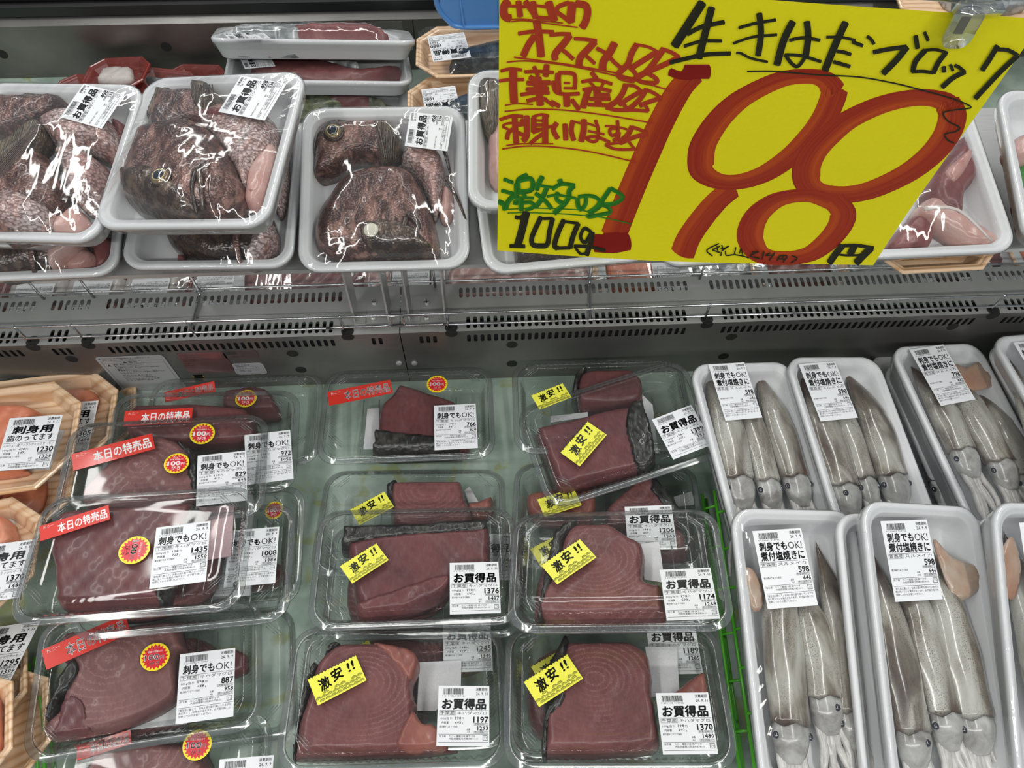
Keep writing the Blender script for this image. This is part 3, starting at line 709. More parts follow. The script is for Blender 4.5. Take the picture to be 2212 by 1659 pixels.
# far wall with rails
YW = 1.27
zt = float(on_y(1075, 38, YW)[2]); zb = float(on_y(1075, 12, YW)[2]); zc = float(on_y(1075, -6, YW)[2])
tag(MB().box(X0, X1, YW, YW+.01, 0, zt).build('wall_back', mk_steel('warm_steel', (.22, .205, .195), .38)), kind='structure')
mb = MB(); mb.add([(X0, YW, zt), (X1, YW, zt), (X1, YW+.022, zt+.012), (X0, YW+.022, zt+.012)], [(0, 1, 2, 3)]); tag(mb.build('trim_4', STEEL_D), kind='structure')
mb = MB().box(X0, X1, YW+.010, YW+.03, zt+.012, zt+.030); tag(mb.build('trim_5', RUBBER), kind='structure')
mb = MB().tube([(X0, YW+.030, zt+.034), (X1, YW+.030, zt+.034)], .006, 10); tag(mb.build('trim_6', RUBBER, smooth=True), kind='structure')
mb = MB().add([(X0, YW+.035, zt+.036), (X1, YW+.035, zt+.036), (X1, YW+.12, zt+.06), (X0, YW+.12, zt+.06)], [(0, 1, 2, 3)]); tag(mb.build('trim_7', STEEL), kind='structure')
WB = bpy.data.objects['wall_back']
for px, py in ((5, 117), (359, 101)):
    q = on_y(px, py, YW); MB().tube([(q[0], YW-.0005, q[2]), (q[0], YW, q[2])], .0095, 20).build('drain_hole', DARK, WB)
q = on_y(893, 60, YW); MB().box(q[0]-.0009, q[0]+.0009, YW-.0004, YW, 0, zt).build('seam', DARK, WB)
q = on_y(818, 62, YW); 
MB().box(q[0]-.05, q[0]+.045, YW-.0008, YW, q[2]-.03, q[2]+.014).build('access_plate', STEEL_D, WB)
for px, py in ((819, 63), (888, 80), (974, 55)):
    q = on_y(px, py, YW); MB().tube([(q[0], YW-.003, q[2]), (q[0], YW-.001, q[2])], [.0035, .005], 12).build('screw', STEEL, WB)
# ------------------------------------------------------------------ packs
POS = {"T766":[0.235,0.15,-0.1113,0.4799,0.0505,0.007,-0.1086,0.0162],"T2":[0.235,0.15,-0.1013,0.3242,0.0567,-0.0303,-0.194,0.0051],"T1376":[0.235,0.15,-0.0904,0.2544,0.0976,0.0165,-0.1839,0.0639],"T1197":[0.235,0.15,-0.111,0.1149,0.0878,-0.0017,-0.1641,0.086],"T1399":[0.235,0.15,0.1667,0.4187,0.0969,0.2426,-0.0444,-0.1045],"T8":[0.235,0.15,0.1515,0.4672,0.081,-0.0278,-0.1488,-0.0243],"T9":[0.235,0.15,0.1437,0.3188,0.0666,-0.0966,-0.1905,-0.0742],"T1174":[0.235,0.15,0.1358,0.2285,0.1405,-0.101,-0.2576,-0.1427],"T1370":[0.235,0.15,0.1245,0.1031,0.1064,-0.0635,-0.2068,-0.0738],"L1":[0.235,0.15,-0.3516,0.4839,0.04,0.055,-0.0864,0.0544],"L2":[0.235,0.15,-0.3716,0.4364,0.0758,0.063,-0.0392,0.1343],"L829":[0.235,0.15,-0.3993,0.3852,0.1074,0.1213,-0.13,0.1531],"L1435":[0.235,0.15,-0.3926,0.2689,0.1448,0.0546,-0.1274,0.0623],"L887":[0.235,0.15,-0.3891,0.1529,0.0681,0.133,-0.0254,0.1875],"L6":[0.235,0.15,-0.3764,0.0348,0.0325,0.0038,0.0166,0.0681],"L7":[0.235,0.15,-0.3563,0.302,0.0324,0.0269,0.0677,-0.1298],"S1":[0.153,0.3,0.3459,0.3426,0.1165,0.1026,0.1222,0.2331],"S2":[0.145,0.29,0.4742,0.3633,0.102,0.0792,0.084,0.2074],"S3":[0.15,0.29,0.3383,0.1408,0.1276,-0.0426,0.1447,0.1218],"S4":[0.15,0.29,0.4646,0.1324,0.1473,-0.0694,0.2261,0.2075],"S6":[0.155,0.27,0.6509,0.4088,0.0716,0.1254,0.0573,0.195],"S6b":[0.15,0.28,0.593,0.4154,0.0285,-0.4322,-0.0542,-0.0291],"S7":[0.155,0.27,0.7881,0.4104,0.099,0.1043,-0.0119,0.0871],"S5":[0.15,0.29,0.5964,0.1251,0.149,-0.0617,0.3487,0.2179],"F1":[0.2,0.215,-0.4979,0.6631,0.351,-0.11,0.1478,-0.054],"F2":[0.2,0.215,-0.3048,0.6518,0.3709,-0.1329,0.105,-0.1355],"F3":[0.2,0.215,-0.1154,0.6565,0.3004,-0.0001,0.2809,0.0102],"F2b":[0.2,0.215,-0.3209,0.6722,0.284,-0.0271,0.1498,-0.0026],"F1b":[0.2,0.215,-0.5344,0.6703,0.2803,0.0318,0.1969,0.014],"F4":[0.2,0.2,0.0871,0.6902,0.3401,-0.0285,0.1617,-0.0017],"F4b":[0.2,0.215,0.0933,0.656,0.29,0.079,0.1995,-0.0006],"F5b":[0.2,0.215,0.3064,0.6528,0.2933,0.0077,0.1669,-0.0741],"F5":[0.2,0.215,0.518,0.6371,0.3129,0.0273,0.1771,0.0014],"F6":[0.2,0.215,0.7283,0.6267,0.3299,-0.0957,0.1965,-0.0007],"B1":[0.33,0.13,-0.2725,1.1647,0.1506,0.1849,-0.4568,0.1385],"B2":[0.31,0.13,-0.2686,1.1296,0.1162,0.127,-0.2275,0.1224],"B3":[0.29,0.16,-0.2628,1.0617,0.0807,0.0698,-0.0279,0.0621],"M1":[0.21,0.14,0.0031,1.1299,0.1408,0.0046,-0.0275,-0.0052],"M2":[0.21,0.14,-0.0112,1.0225,0.12,0.0254,-0.0207,-0.002],"W1":[0.22,0.15,-0.6202,0.4854,0.05,0.1041,-0.0021,0.0004],"W1b":[0.22,0.15,-0.6094,0.4987,0.0182,0.2451,-0.1417,0.0183],"W2":[0.22,0.16,-0.6439,0.4437,0.0844,0.1224,-0.0294,0.0058],"W3":[0.22,0.16,-0.6515,0.2792,0.0869,0.219,-0.1748,0.0307],"W4":[0.22,0.16,-0.6403,0.1239,0.0505,0.4869,-0.4016,0.0417],"W5":[0.22,0.16,-0.6048,0.0651,0.1148,0.4612,-0.3412,0.0491],"R1":[0.12,0.09,-0.6589,1.2026,0.0563,-0.0915,-0.0073,-0.0919],"R0":[0.12,0.09,-0.7135,1.1743,0.04,-0.158,-0.0,-0.0],"R2":[0.12,0.09,-0.5786,1.1876,0.04,-0.1985,-0.0,-0.0],"R3":[0.12,0.09,-0.527,1.2016,0.0391,-0.2013,-0.0048,-0.0994]}
def PM_(key, dz=0, dx=0, dy=0): w, l, *q = POS[key]; return w, l, pose(*q) @ Matrix.Translation((dx, dy, dz))
_cm = {}
def clear_pack(key, label, M=None, w=None, l=None, group='clear hinged tuna packs'):
    if M is None: w, l, M = PM_(key)
    t = empty('tuna_pack', M, label, 'food pack', group)
    k = (w, l)
    if k not in _cm:
        r = .027
        v, f = loft(w, l, r, [(.003, 0), (.0085, -.0005), (.0105, -.004, .0), (.0125, -.010, .0020), (.0155, -.024, .0024), (.018, -.0285, .0008), (.022, -.030), (.030, -.0292)], k=6, m=40, cap_top=True)
        base = new_mesh('base', v, f, CLEAR, True)
        v, f = loft(w, l, r, [(.0, -.0012), (.0012, .0012), (.0060, .0016), (.0078, .0050), (.0105, .0075, .0009), (.0135, .0125, .0013), (.0155, .0140), (.022, .0146), (.030, .0136), (.034, .0134)], k=6, m=40, cap_top=True)
        lid = new_mesh('lid', v, f, CLEAR, True)
        v, f = loft(w, l, r, [(.0, -.0030), (-.0012, -.0022), (-.0012, -.0010), (.0, .0), (.0045, .0012), (.0058, .0020), (.0068, .0012), (.0058, .0002), (.004, -.0010), (.0, -.0030)], k=6, m=20)
        rim = new_mesh('rim', v, f, RIM, True)
        mb = MB()   # moulded bars in the base floor and corners
        for sx in (-1, 1):
            for sy in (-1, 1):
                for j in range(3):
                    a = (sx*(w/2-.016-j*.004), sy*(l/2-.034), .0135-.0); b2 = (sx*(w/2-.034), sy*(l/2-.016-j*.004), .0135)
                    mb.tube([a, b2], .0006, 5)
        for i in range(-3, 4): mb.tube([(i*.022, -l/2+.03, -.0295), (i*.022, l/2-.03, -.0295)], .0009, 5)
        bars = new_mesh('moulded_bars', mb.v, mb.f, RIM, True)
        _cm[k] = (base, lid, rim, bars)
    base, lid, rim, bars = _cm[k]
    obj('base', base, t); o = obj('lid', lid, t); obj('rim', rim, o); obj('moulded_bars', bars, o)
    return t, M, w, l
def pad(t, F, pts, z, mat=PAD):
    P = F.pts(pts, z); a = np.array(P); c = a.mean(0)
    vs = [(x, y, z) for x, y in P]+[(x, y, z+.0012) for x, y in P]; n = len(P)
    area = .5*np.sum(a[:, 0]*np.roll(a[:, 1], -1)-np.roll(a[:, 0], -1)*a[:, 1]); 
    if area < 0: vs = vs[:n][::-1]+vs[n:][::-1]
    fs = [tuple(range(n-1, -1, -1)), tuple(range(n, 2*n))]+[(i, (i+1) % n, n+(i+1) % n, n+i) for i in range(n)]
    return obj('absorbent_pad', new_mesh('absorbent_pad', vs, fs, mat), t)
ZL_ = .0150
def lab(t, Fm, tl, tr, bl, kind, date, price, taxed, grams=None, z=ZL_, per='198', hk=None):
    H = {'A': 66, 'E': 66, 'B': 75, 'C': 86, 'D': 68}[kind]
    M, k = place3(Fm, tl, tr, bl, z, 60, H); return price_label(t, M, kind, date, price, taxed, per, grams, k)
def stk(t, Fm, tl, tr, bl, kind, z=ZL_+.0004):
    W, H = {'red': (74, 20), 'yellow': (52, 29)}[kind]; M, k = place3(Fm, tl, tr, bl, z, W, H); return sticker(t, M, kind, k)
def rnd(t, Fm, c, rad, rot=0, z=ZL_+.0004):
    a = np.array(Fm(*c, z)); b2 = np.array(Fm(c[0]+rad, c[1], z)); k = np.linalg.norm(b2-a)/.0165
    return sticker(t, Matrix.Translation((a[0], a[1], z)) @ Matrix.Rotation(rot, 4, 'Z'), 'round', max(.7, min(1.2, k)))
def clip_rect(P, w, l): return [(max(-w/2, min(w/2, x)), max(-l/2, min(l/2, y))) for x, y in P]
def slab(F, M, name, pts, z0, h, r, mat, label, cat, group, w, l, mg=.016, **k):
    P = clip_rect(F.pts(pts, z0+h*.7), w-2*mg, l-2*mg)
    o = pillow(name, P, z0, h, r, mat, M=M, **k); tag(o, label, cat, group); return o
def childslab(o, F, M, name, pts, z0, h, r, mat, w, l, mg=.016, **k):
    P = clip_rect(F.pts(pts, z0+h*.7), w-2*mg, l-2*mg)
    c = pillow(name, P, z0, h, r, mat, M=M, **k); c.parent = o; c.matrix_basis = o.matrix_basis.inverted() @ c.matrix_basis; return c
G_T = 'yellowfin tuna blocks in clear packs'
def tuna_pack(key, zoom, label, flesh, skin, lbl, yel=None, red=None, rd=None, pads=(), mat=TUNA, tlabel='', extra=(), h=.036, M=None, w=None, l=None, hskin=None):
    t, M, w, l = clear_pack(key, label, M, w, l)
    F = Fr(M, zoom)
    o = slab(F, M, 'tuna_block', flesh, -.0285, h, .009, mat, tlabel, 'tuna', G_T, w, l, mg=.017, seed=random.random()*9, rough=.0003, hfun=lambda x, y: .0012*vnoise(x, y, .04, 2))
    if skin:
        sc_ = np.mean(np.array(skin), 0); skin = [tuple(sc_+(np.array(q)-sc_)*[1.14, 1.04]) for q in skin]
        childslab(o, F, M, 'skin', skin, -.0287, h+.003 if hskin is None else hskin, .0035, TSKIN, w, l, mg=.0135, seed=3, step=.004)
    for nm, pts, z0, hh, mt, lb in extra:
        if lb: slab(F, M, 'tuna_trimming', pts, z0, hh, .006, mt, lb, 'tuna', 'tuna trimmings beside the blocks', w, l, seed=5)
        else: childslab(o, F, M, nm, pts, z0, hh, .005, mt, w, l, seed=4)
    for p in pads: pad(t, F, p[0], -.0290 if len(p) < 3 else p[2], p[1] if len(p) > 1 else PAD)
    if lbl: lab(t, F, *lbl)
    if yel: stk(t, F, *yel, 'yellow')
    if red: stk(t, F, *red, 'red')
    if rd: rnd(t, F, *rd)
    return t, M, w, l, F
A = lambda *a: a
# right and middle columns
tuna_pack('T1370', Z5, 'clear pack at the front of the right column, yellow sticker, priced 1370',
  [(610,280),(720,276),(900,290),(1080,302),(1180,360),(1250,420),(1280,520),(1290,640),(1285,740),(1310,800),(1320,900),(1350,1130),(1200,1180),(1000,1190),(760,1240),(450,1280),(430,1200),(420,1000),(430,800),(450,700),(540,500),(580,380)],
  [(612,283),(560,300),(520,400),(470,500),(420,590),(400,700),(430,800),(425,950),(410,1080),(420,1200),(455,1180),(480,950),(560,860),(600,760),(590,600),(600,430)],
  A((1310,740),(1745,730),(1358,1208),'A','26. 9. 11','1370','1480','692'), A((258,650),(622,415),(370,843)),
  pads=[([(1230,360),(1480,360),(1505,760),(1280,760)],)], tlabel='swirl-grained tuna block in the front right pack, priced 1370',
  extra=[('piece',[(1420,740),(1480,700),(1600,600),(1740,545),(1840,560),(1865,680),(1850,800),(1790,900),(1700,960),(1450,960)],-.0285,.022,TUNA_O,'large pale tuna trimming in the front right pack')])
tuna_pack('T1174', Z4, 'clear pack second in the right column, yellow sticker, priced 1174',
  [(520,1050),(640,1045),(740,1075),(860,1150),(935,1190),(952,1260),(942,1400),(1000,1440),(1060,1450),(1075,1560),(1065,1640),(800,1665),(300,1685),(305,1500),(400,1300),(450,1150)],
  [(525,1050),(460,1080),(390,1140),(370,1220),(350,1300),(320,1460),(300,1600),(295,1680),(330,1680),(345,1560),(400,1430),(440,1350),(450,1200),(510,1110)],
  A((1042,1352),(1362,1337),(1082,1658),'A','26. 9. 11','1174','1268','593'), A((315,1330),(562,1148),(398,1448)),
  pads=[([(925,1190),(1040,1175),(1075,1430),(950,1410)],)], tlabel='ring-grained tuna block in the second pack of the right column, priced 1174',
  extra=[('piece',[(1330,1360),(1380,1365),(1400,1400),(1400,1450),(1370,1490),(1320,1480)],-.0285,.02,TUNA_P,'small red tuna trimming at the right wall of the second right pack')])
tuna_pack('T1399', Z4, 'clear pack priced 1399, lying askew on top of the right tuna column',
  [(255,490),(380,450),(560,410),(700,370),(860,342),(930,365),(1000,620),(1000,680),(940,730),(620,806),(560,815),(430,855),(370,720),(300,580)],
  [(860,345),(930,320),(950,370),(990,480),(1008,620),(1003,670),(940,725),(880,690),(860,600),(835,480)],
  A((1008,420),(1245,320),(1120,675),'A','26. 9. 11','1399','1511','707'), A((438,630),(605,420),(542,720)),
  pads=[([(370,400),(600,375),(600,405),(370,440)],),([(930,260),(1000,330),(1035,630),(1000,620)],)], mat=TUNA_P, tlabel='deep red tuna block with dark skin on the right end, in the askew 1399 pack')
tuna_pack('T1376', Z2, 'clear pack with a skin-banded block, second in the middle column, priced 1376',
  [(460,1180),(800,1120),(1150,1100),(1280,1068),(1310,1090),(1315,1250),(1300,1350),(1060,1470),(960,1540),(820,1590),(530,1630),(500,1560),(470,1500),(440,1250)],
  [(480,1090),(800,1080),(1200,1060),(1240,1090),(1200,1130),(700,1170),(460,1205),(455,1140)],
  A((1060,1305),(1362,1300),(1065,1622),'A','26. 9. 11','1376','1487','695'), A((398,1345),(628,1163),(438,1455)),
  mat=TUNA_P, tlabel='deep red tuna block with a dark skin band along its back edge, priced 1376',
  extra=[('fold',[(490,1560),(700,1490),(900,1420),(1060,1385),(1060,1470),(830,1590),(620,1630),(510,1640)],-.0285,.039,TUNA_P,None)])
tuna_pack('T1197', Z3, 'clear pack at the front of the middle column, yellow sticker, priced 1197',
  [(690,290),(800,270),(900,320),(1080,350),(1250,400),(1310,450),(1320,520),(1270,680),(1280,790),(1300,840),(1280,900),(1350,1000),(1450,1010),(1560,1190),(1640,1200),(1300,1250),(900,1255),(500,1270),(290,1280),(280,1220),(320,1000),(400,760),(470,520),(600,380)],
  [(690,290),(560,370),(480,480),(430,540),(380,640),(350,780),(310,950),(280,1100),(275,1240),(300,1250),(340,1000),(400,880),(430,760),(450,620),(540,450),(640,380)],
  A((1470,703),(1905,705),(1448,1178),'A','26. 9. 11','1197','1293','605'), A((385,655),(812,443),(465,853)),
  pads=[([(1320,500),(1665,485),(1660,760),(1450,900),(1300,900)],)], tlabel='wide swirl-grained tuna block with an orange flap, front middle pack priced 1197',
  extra=[('flap',[(900,335),(1100,360),(1250,400),(1312,450),(1318,530),(1255,680),(1200,660),(1100,540),(1000,430)],-.0285,.0385,TUNA_O,None),
         ('flap',[(1230,920),(1280,900),(1350,1000),(1450,1010),(1560,1190),(1300,1240),(1160,1230),(1110,1180)],-.0285,.0385,TUNA_O,None),
         ('piece',[(1880,790),(1950,800),(1985,880),(1960,960),(1890,1020)],-.0285,.022,TUNA_P,'small tuna trimming at the right wall of the front middle pack')])
tuna_pack('T766', Z2, 'clear pack priced 766, rear of the middle tuna column',
  [(745,215),(760,207),(900,250),(1100,320),(1180,420),(1180,590),(1050,625),(640,625),(622,520),(617,450),(640,340),(700,280)],
  [(625,500),(700,508),(900,530),(1000,550),(1080,590),(1060,628),(640,630),(628,560)],
  A((962,333),(1220,323),(972,607),'B','26. 9. 9','766','828','387'), None, A((330,240),(670,172),(343,335)), A((985,200),64),
  pads=[([(555,355),(625,350),(625,605),(530,605)],)], mat=TUNA_P, tlabel='small tuna block with one dark skin side, alone at the rear, priced 766')
tuna_pack('T2', Z2, 'clear pack half under the 1376 pack, its tuna showing above it',
  [(700,820),(760,768),(900,770),(1080,765),(1130,790),(1150,860),(1170,930),(1200,1000),(1150,1100),(760,1100),(700,1000),(690,900)],
  [(700,820),(672,850),(685,900),(720,1000),(740,980),(715,900),(750,800)], None, A((440,995),(682,857),(480,1080)),
  pads=[([(1155,860),(1185,835),(1240,930),(1180,935)],)], tlabel='tuna block in the half-covered pack behind the dark-skin-banded one',
  extra=[('piece',[(1170,950),(1240,930),(1320,897),(1400,905),(1410,950),(1340,985),(1200,1010)],-.0285,.03,TUNA_O,'narrow pale tuna strip beside the yellow-stickered block behind the 1376 pack')])
tuna_pack('T8', Z4, 'clear pack with a yellow bargain sticker, half under the askew 1399 pack at the rear',
  [(600,85),(700,80),(800,95),(880,130),(940,200),(900,330),(560,330),(530,240),(545,160)],
  [(600,85),(560,110),(520,160),(508,240),(540,320),(560,320),(545,240),(565,160)], None, A((240,295),(475,188),(270,365)),
  tlabel='tuna block at the rear, behind the askew 1399 pack', mat=TUNA_P)
tuna_pack('T9', Z4, 'clear pack with two tuna pieces, between the askew 1399 pack and the 1174 pack',
  [(830,860),(900,800),(1000,775),(1060,850),(1140,950),(1180,1030),(1100,1100),(760,1100),(700,1000),(760,920)],
  [(1000,775),(1070,860),(1140,950),(1180,1030),(1120,1060),(1040,960),(990,880)], None, A((272,915),(520,850),(325,1012)),
  pads=[([(1130,900),(1240,865),(1262,945),(1150,960)],)], tlabel='dark tuna block below the right end of the askew 1399 pack',
  extra=[('piece',[(205,890),(250,880),(300,870),(500,840),(640,870),(640,1000),(560,1060),(300,1040),(230,970)],-.0285,.026,TUNA_O,'pale tuna piece under the second yellow sticker of the right tuna column')])
# left column
tuna_pack('L1', ZL, 'clear pack at the very back of the left tuna column, under two others',
  [(1430,210),(1520,185),(1620,165),(1720,190),(1760,240),(1760,330),(1450,330)], None, None, None, A((1040,200),(1378,133),(1050,262)), A((1575,240),68), mat=TUNA_P, tlabel='tuna piece in the rearmost pack of the left tuna column')
tuna_pack('L2', ZL, 'clear pack second from the back in the left tuna column',
  [(860,290),(950,240),(1150,240),(1260,280),(1500,300),(1600,330),(1640,420),(1600,520),(1000,540),(820,460),(830,350)],
  None, A((1560,480),(1862,445),(1570,790),'B','26. 9. 9','972','1050','491'), None, A((825,312),(1208,298),(815,418)), A((1295,465),80), mat=TUNA_P, tlabel='tuna block in the second pack from the back of the left column')
tuna_pack('L829', ZL, 'clear pack with two stickers in the middle of the left column, priced 829',
  [(600,760),(700,660),(800,590),(900,530),(1000,490),(1130,520),(1220,580),(1260,640),(1280,850),(1180,1000),(700,1000),(520,880)],
  [(1120,515),(1220,575),(1265,640),(1280,830),(1240,860),(1190,720),(1200,640)],
  A((1265,610),(1582,575),(1250,930),'B','26. 9. 9','829','895','419'), None, A((510,580),(928,460),(518,706)), A((1130,655),80), mat=TUNA_G, tlabel='greyish tuna block with fine rings, middle of the left column, priced 829')
tuna_pack('L1435', ZL, 'clear pack heaped on the left column with a pink pad, priced 1435',
  [(325,1060),(400,980),(500,935),(900,935),(1225,910),(1235,960),(1180,1080),(1040,1400),(1040,1540),(800,1580),(400,1562),(362,1500),(350,1350),(318,1150)],
  [(1225,920),(1245,960),(1200,1080),(1090,1400),(1060,1540),(1020,1545),(1040,1400),(1170,1080)],
  A((993,1073),(1350,1030),(952,1453),'B','26. 9. 9','1435','1550','725'), None, A((265,1050),(680,925),(275,1150)), A((860,1210),98,-PI/2),
  pads=[([(1250,940),(1500,925),(1480,1250),(1300,1280)],PADP)], mat=TUNA_P, tlabel='large smooth dark red tuna block beside a pink pad')
tuna_pack('L887', Z1, 'clear pack with a broad greyish block in the front of the left column, 887',
  [(500,520),(800,465),(1100,455),(1250,480),(1340,530),(1370,650),(1400,710),(1325,745),(1335,900),(1330,1050),(1150,1180),(900,1280),(730,1325),(360,1375),(355,1240),(450,1150),(480,1030),(560,850),(440,750)],
  [(540,780),(480,850),(440,920),(410,1020),(370,1130),(345,1190),(362,1250),(430,1210),(450,1080),(540,1010),(600,900),(590,800)],
  A((1330,740),(1750,700),(1318,1250),'B','26. 9. 9','887','958','448'), None, A((348,680),(893,448),(392,845)), A((1157,757),108),
  pads=[([(740,1320),(1330,1080),(1400,1260),(900,1310)],)], mat=TUNA_G, tlabel='broad greyish tuna block with a dark skin edge and red cut face',
  extra=[('cut_face',[(470,1090),(560,1030),(660,1080),(690,1200),(715,1300),(680,1330),(380,1370),(430,1250)],-.0285,.0375,TUNA_P,None),
         ('piece',[(1680,700),(1750,690),(1850,740),(1890,790),(1890,850),(1750,900),(1680,900)],-.0285,.022,TUNA_P,'tuna trimming with dark skin at the right of the front left pack')])
tuna_pack('L6', Z1, 'clear pack cut off by the bottom edge in the left column',
  [(640,1420),(900,1395),(1300,1400),(1480,1440),(1500,1700),(700,1700),(600,1560)],
  [(640,1420),(600,1500),(590,1620),(680,1640),(740,1500),(720,1420)], A((1605,1530),(2030,1520),(1600,2060),'B','26. 9. 9','911','983','460'), None, A((540,1440),(1000,1330),(550,1500)), A((1472,1415),107), mat=TUNA_G, tlabel='tuna block at the bottom left edge, under the round sticker')
tuna_pack('L7', ZL, 'clear pack low in the left column, a round sticker dim under its lid',
  [(1640,1250),(1760,1290),(1800,1380),(1700,1440),(1500,1450),(1450,1300)], None, A((1330,1180),(1620,1170),(1340,1500),'B','26. 9. 9','933','1006','471'), None, None, A((1755,955),56), mat=TUNA_P, tlabel='tuna piece in the low dim pack of the left column')
# lower packs seen through and beside the upper ones
def low(key, dz, dx, dy, label, price, taxed, grams, tl, blk, yaw=0, lx=.06, ly=.02, skin=True, lab_='A', date='26. 9. 11', yel=True):
    w, l, M = PM_(key); loc, rot, _ = M.decompose(); M = Matrix.Translation(loc+Vector((dx, dy, dz))) @ rot.to_matrix().to_4x4() @ Matrix.Rotation(yaw, 4, 'Z')
    t, M, w, l = clear_pack(None, label, M, w, l)
    o = pillow('tuna_block', blk, -.0285, .032, .009, TUNA, M=M, seed=random.random()*9, step=.005); tag(o, tl, 'tuna', G_T)
    if price: price_label(t, Matrix.Translation((lx, ly, ZL_)), lab_, date, price, taxed, '198', grams, .95)
    if yel: sticker(t, Matrix.Translation((-.06, .02, ZL_+.0004)) @ Matrix.Rotation(.5, 4, 'Z'), 'yellow')
    return t
BL1 = [(-.09, .03), (-.04, .055), (.01, .05), (.03, .02), (.02, -.03), (-.04, -.05), (-.09, -.04)]
BL2 = [(-.085, -.02), (-.05, .05), (.04, .05), (.09, .055), (.095, .02), (.03, .0), (.02, -.045), (-.07, -.05)]
low('T1197', -.05, .004, .020, 'clear pack beneath the front middle pack, its 1245 label showing through', '1245', '1345', '629', 'tuna block beneath the front middle pack', BL2, .02, .072, .035)
low('T1370', -.052, .003, .012, 'clear pack beneath the front right pack, its 1189 label showing through', '1189', '1285', '601', 'tuna block beneath the front right pack', BL1, .01, .075, .04)
low('T1174', -.052, -.003, .014, 'clear pack beneath the second pack of the right column, label showing at its top', '1206', '1303', '609', 'tuna block beneath the second pack of the right column', BL2, .01, .055, .045)
low('T1376', -.052, .006, -.002, 'clear pack beneath the second pack of the middle column', '1346', '1454', '680', 'tuna block beneath the second pack of the middle column', BL1, -.02, .08, .02)
low('L887', -.045, .030, -.004, 'clear pack beneath the front pack of the left column, sticking out right', None, None, None, 'tuna block beneath the front pack of the left column', BL1, -.02, yel=False)
low('L1435', -.055, .035, -.004, 'clear pack beneath the large smooth tuna block, its label half hidden', '1008', '1088', '509', 'tuna block beneath the large smooth tuna block', BL1, .02, .075, .0, lab_='B', date='26. 9. 9', yel=False)
for key, dy, nm, px in (('T1197', -.155, 'middle', '1197'), ('T1370', -.155, 'right', '1370')):
    w, l, M = PM_(key); M = M @ Matrix.Translation((0, dy, -.028))
    t, M, w, l = clear_pack(None, 'clear pack cut off by the bottom edge in the %s column' % nm, M, w, l)
    o = pillow('tuna_block', BL1, -.0285, .032, .009, TUNA, M=M, seed=2, step=.005); tag(o, 'tuna block at the bottom edge in the %s column' % nm, 'tuna', G_T)
    price_label(t, Matrix.Translation((.072, .042, ZL_)), 'A', '26. 9. 11', '1210' if px == '1197' else '1322', '1307' if px == '1197' else '1428', '198', '611' if px == '1197' else '668')
    sticker(t, Matrix.Translation((-.05, .055, ZL_+.0004)) @ Matrix.Rotation(.4, 4, 'Z'), 'yellow')

# ------------------------------------------------------------------ foam and wood-print trays with film
_tm = {}
def tray(key, kind, label, name='foam_tray', group=None, M=None, w=None, l=None, cat='food tray', rot=0, depth=.026):
    if M is None: w, l, M = PM_(key)
    t = empty(name, M, label, cat, group); k = (w, l, kind, depth)
    if k not in _tm:
        d = depth
        if kind == 'foam':
            prof = [(.016, -d-.002), (.013, -d), (.003, -.006), (.0005, -.0045), (0, -.002), (0, .0005), (.0012, .0022), (.0035, .0028), (.0065, .0022), (.0078, .0006), (.0105, .0000), (.0120, -.0014), (.0150, -.008), (.0205, -d+.004), (.026, -d+.0005), (.034, -d)]
            v, f = loft(w, l, .026, prof, k=6, m=10, cap_top=True, cap_bot=True); me = new_mesh('tray', v, f, FOAM, True)
        else:
            mat = WOODT if kind == 'wood' else REDT
            prof = [(.020, -d-.002), (.017, -d), (.004, -.004), (.0005, -.002), (0, 0), (.0008, .0014), (.0028, .0018), (.0046, .001), (.0060, -.0005), (.0085, -.0012), (.0100, -.003), (.018, -d+.001), (.022, -d), (.030, -d)]
            v, f = loft(w, l, min(w, l)*.25, prof, k=4, m=8, mode='o', cap_top=True, cap_bot=True); me = new_mesh('tray', v, f, mat, False)
        _tm[k] = me
    obj('tray', _tm[k], t)
    return t, M, w, l
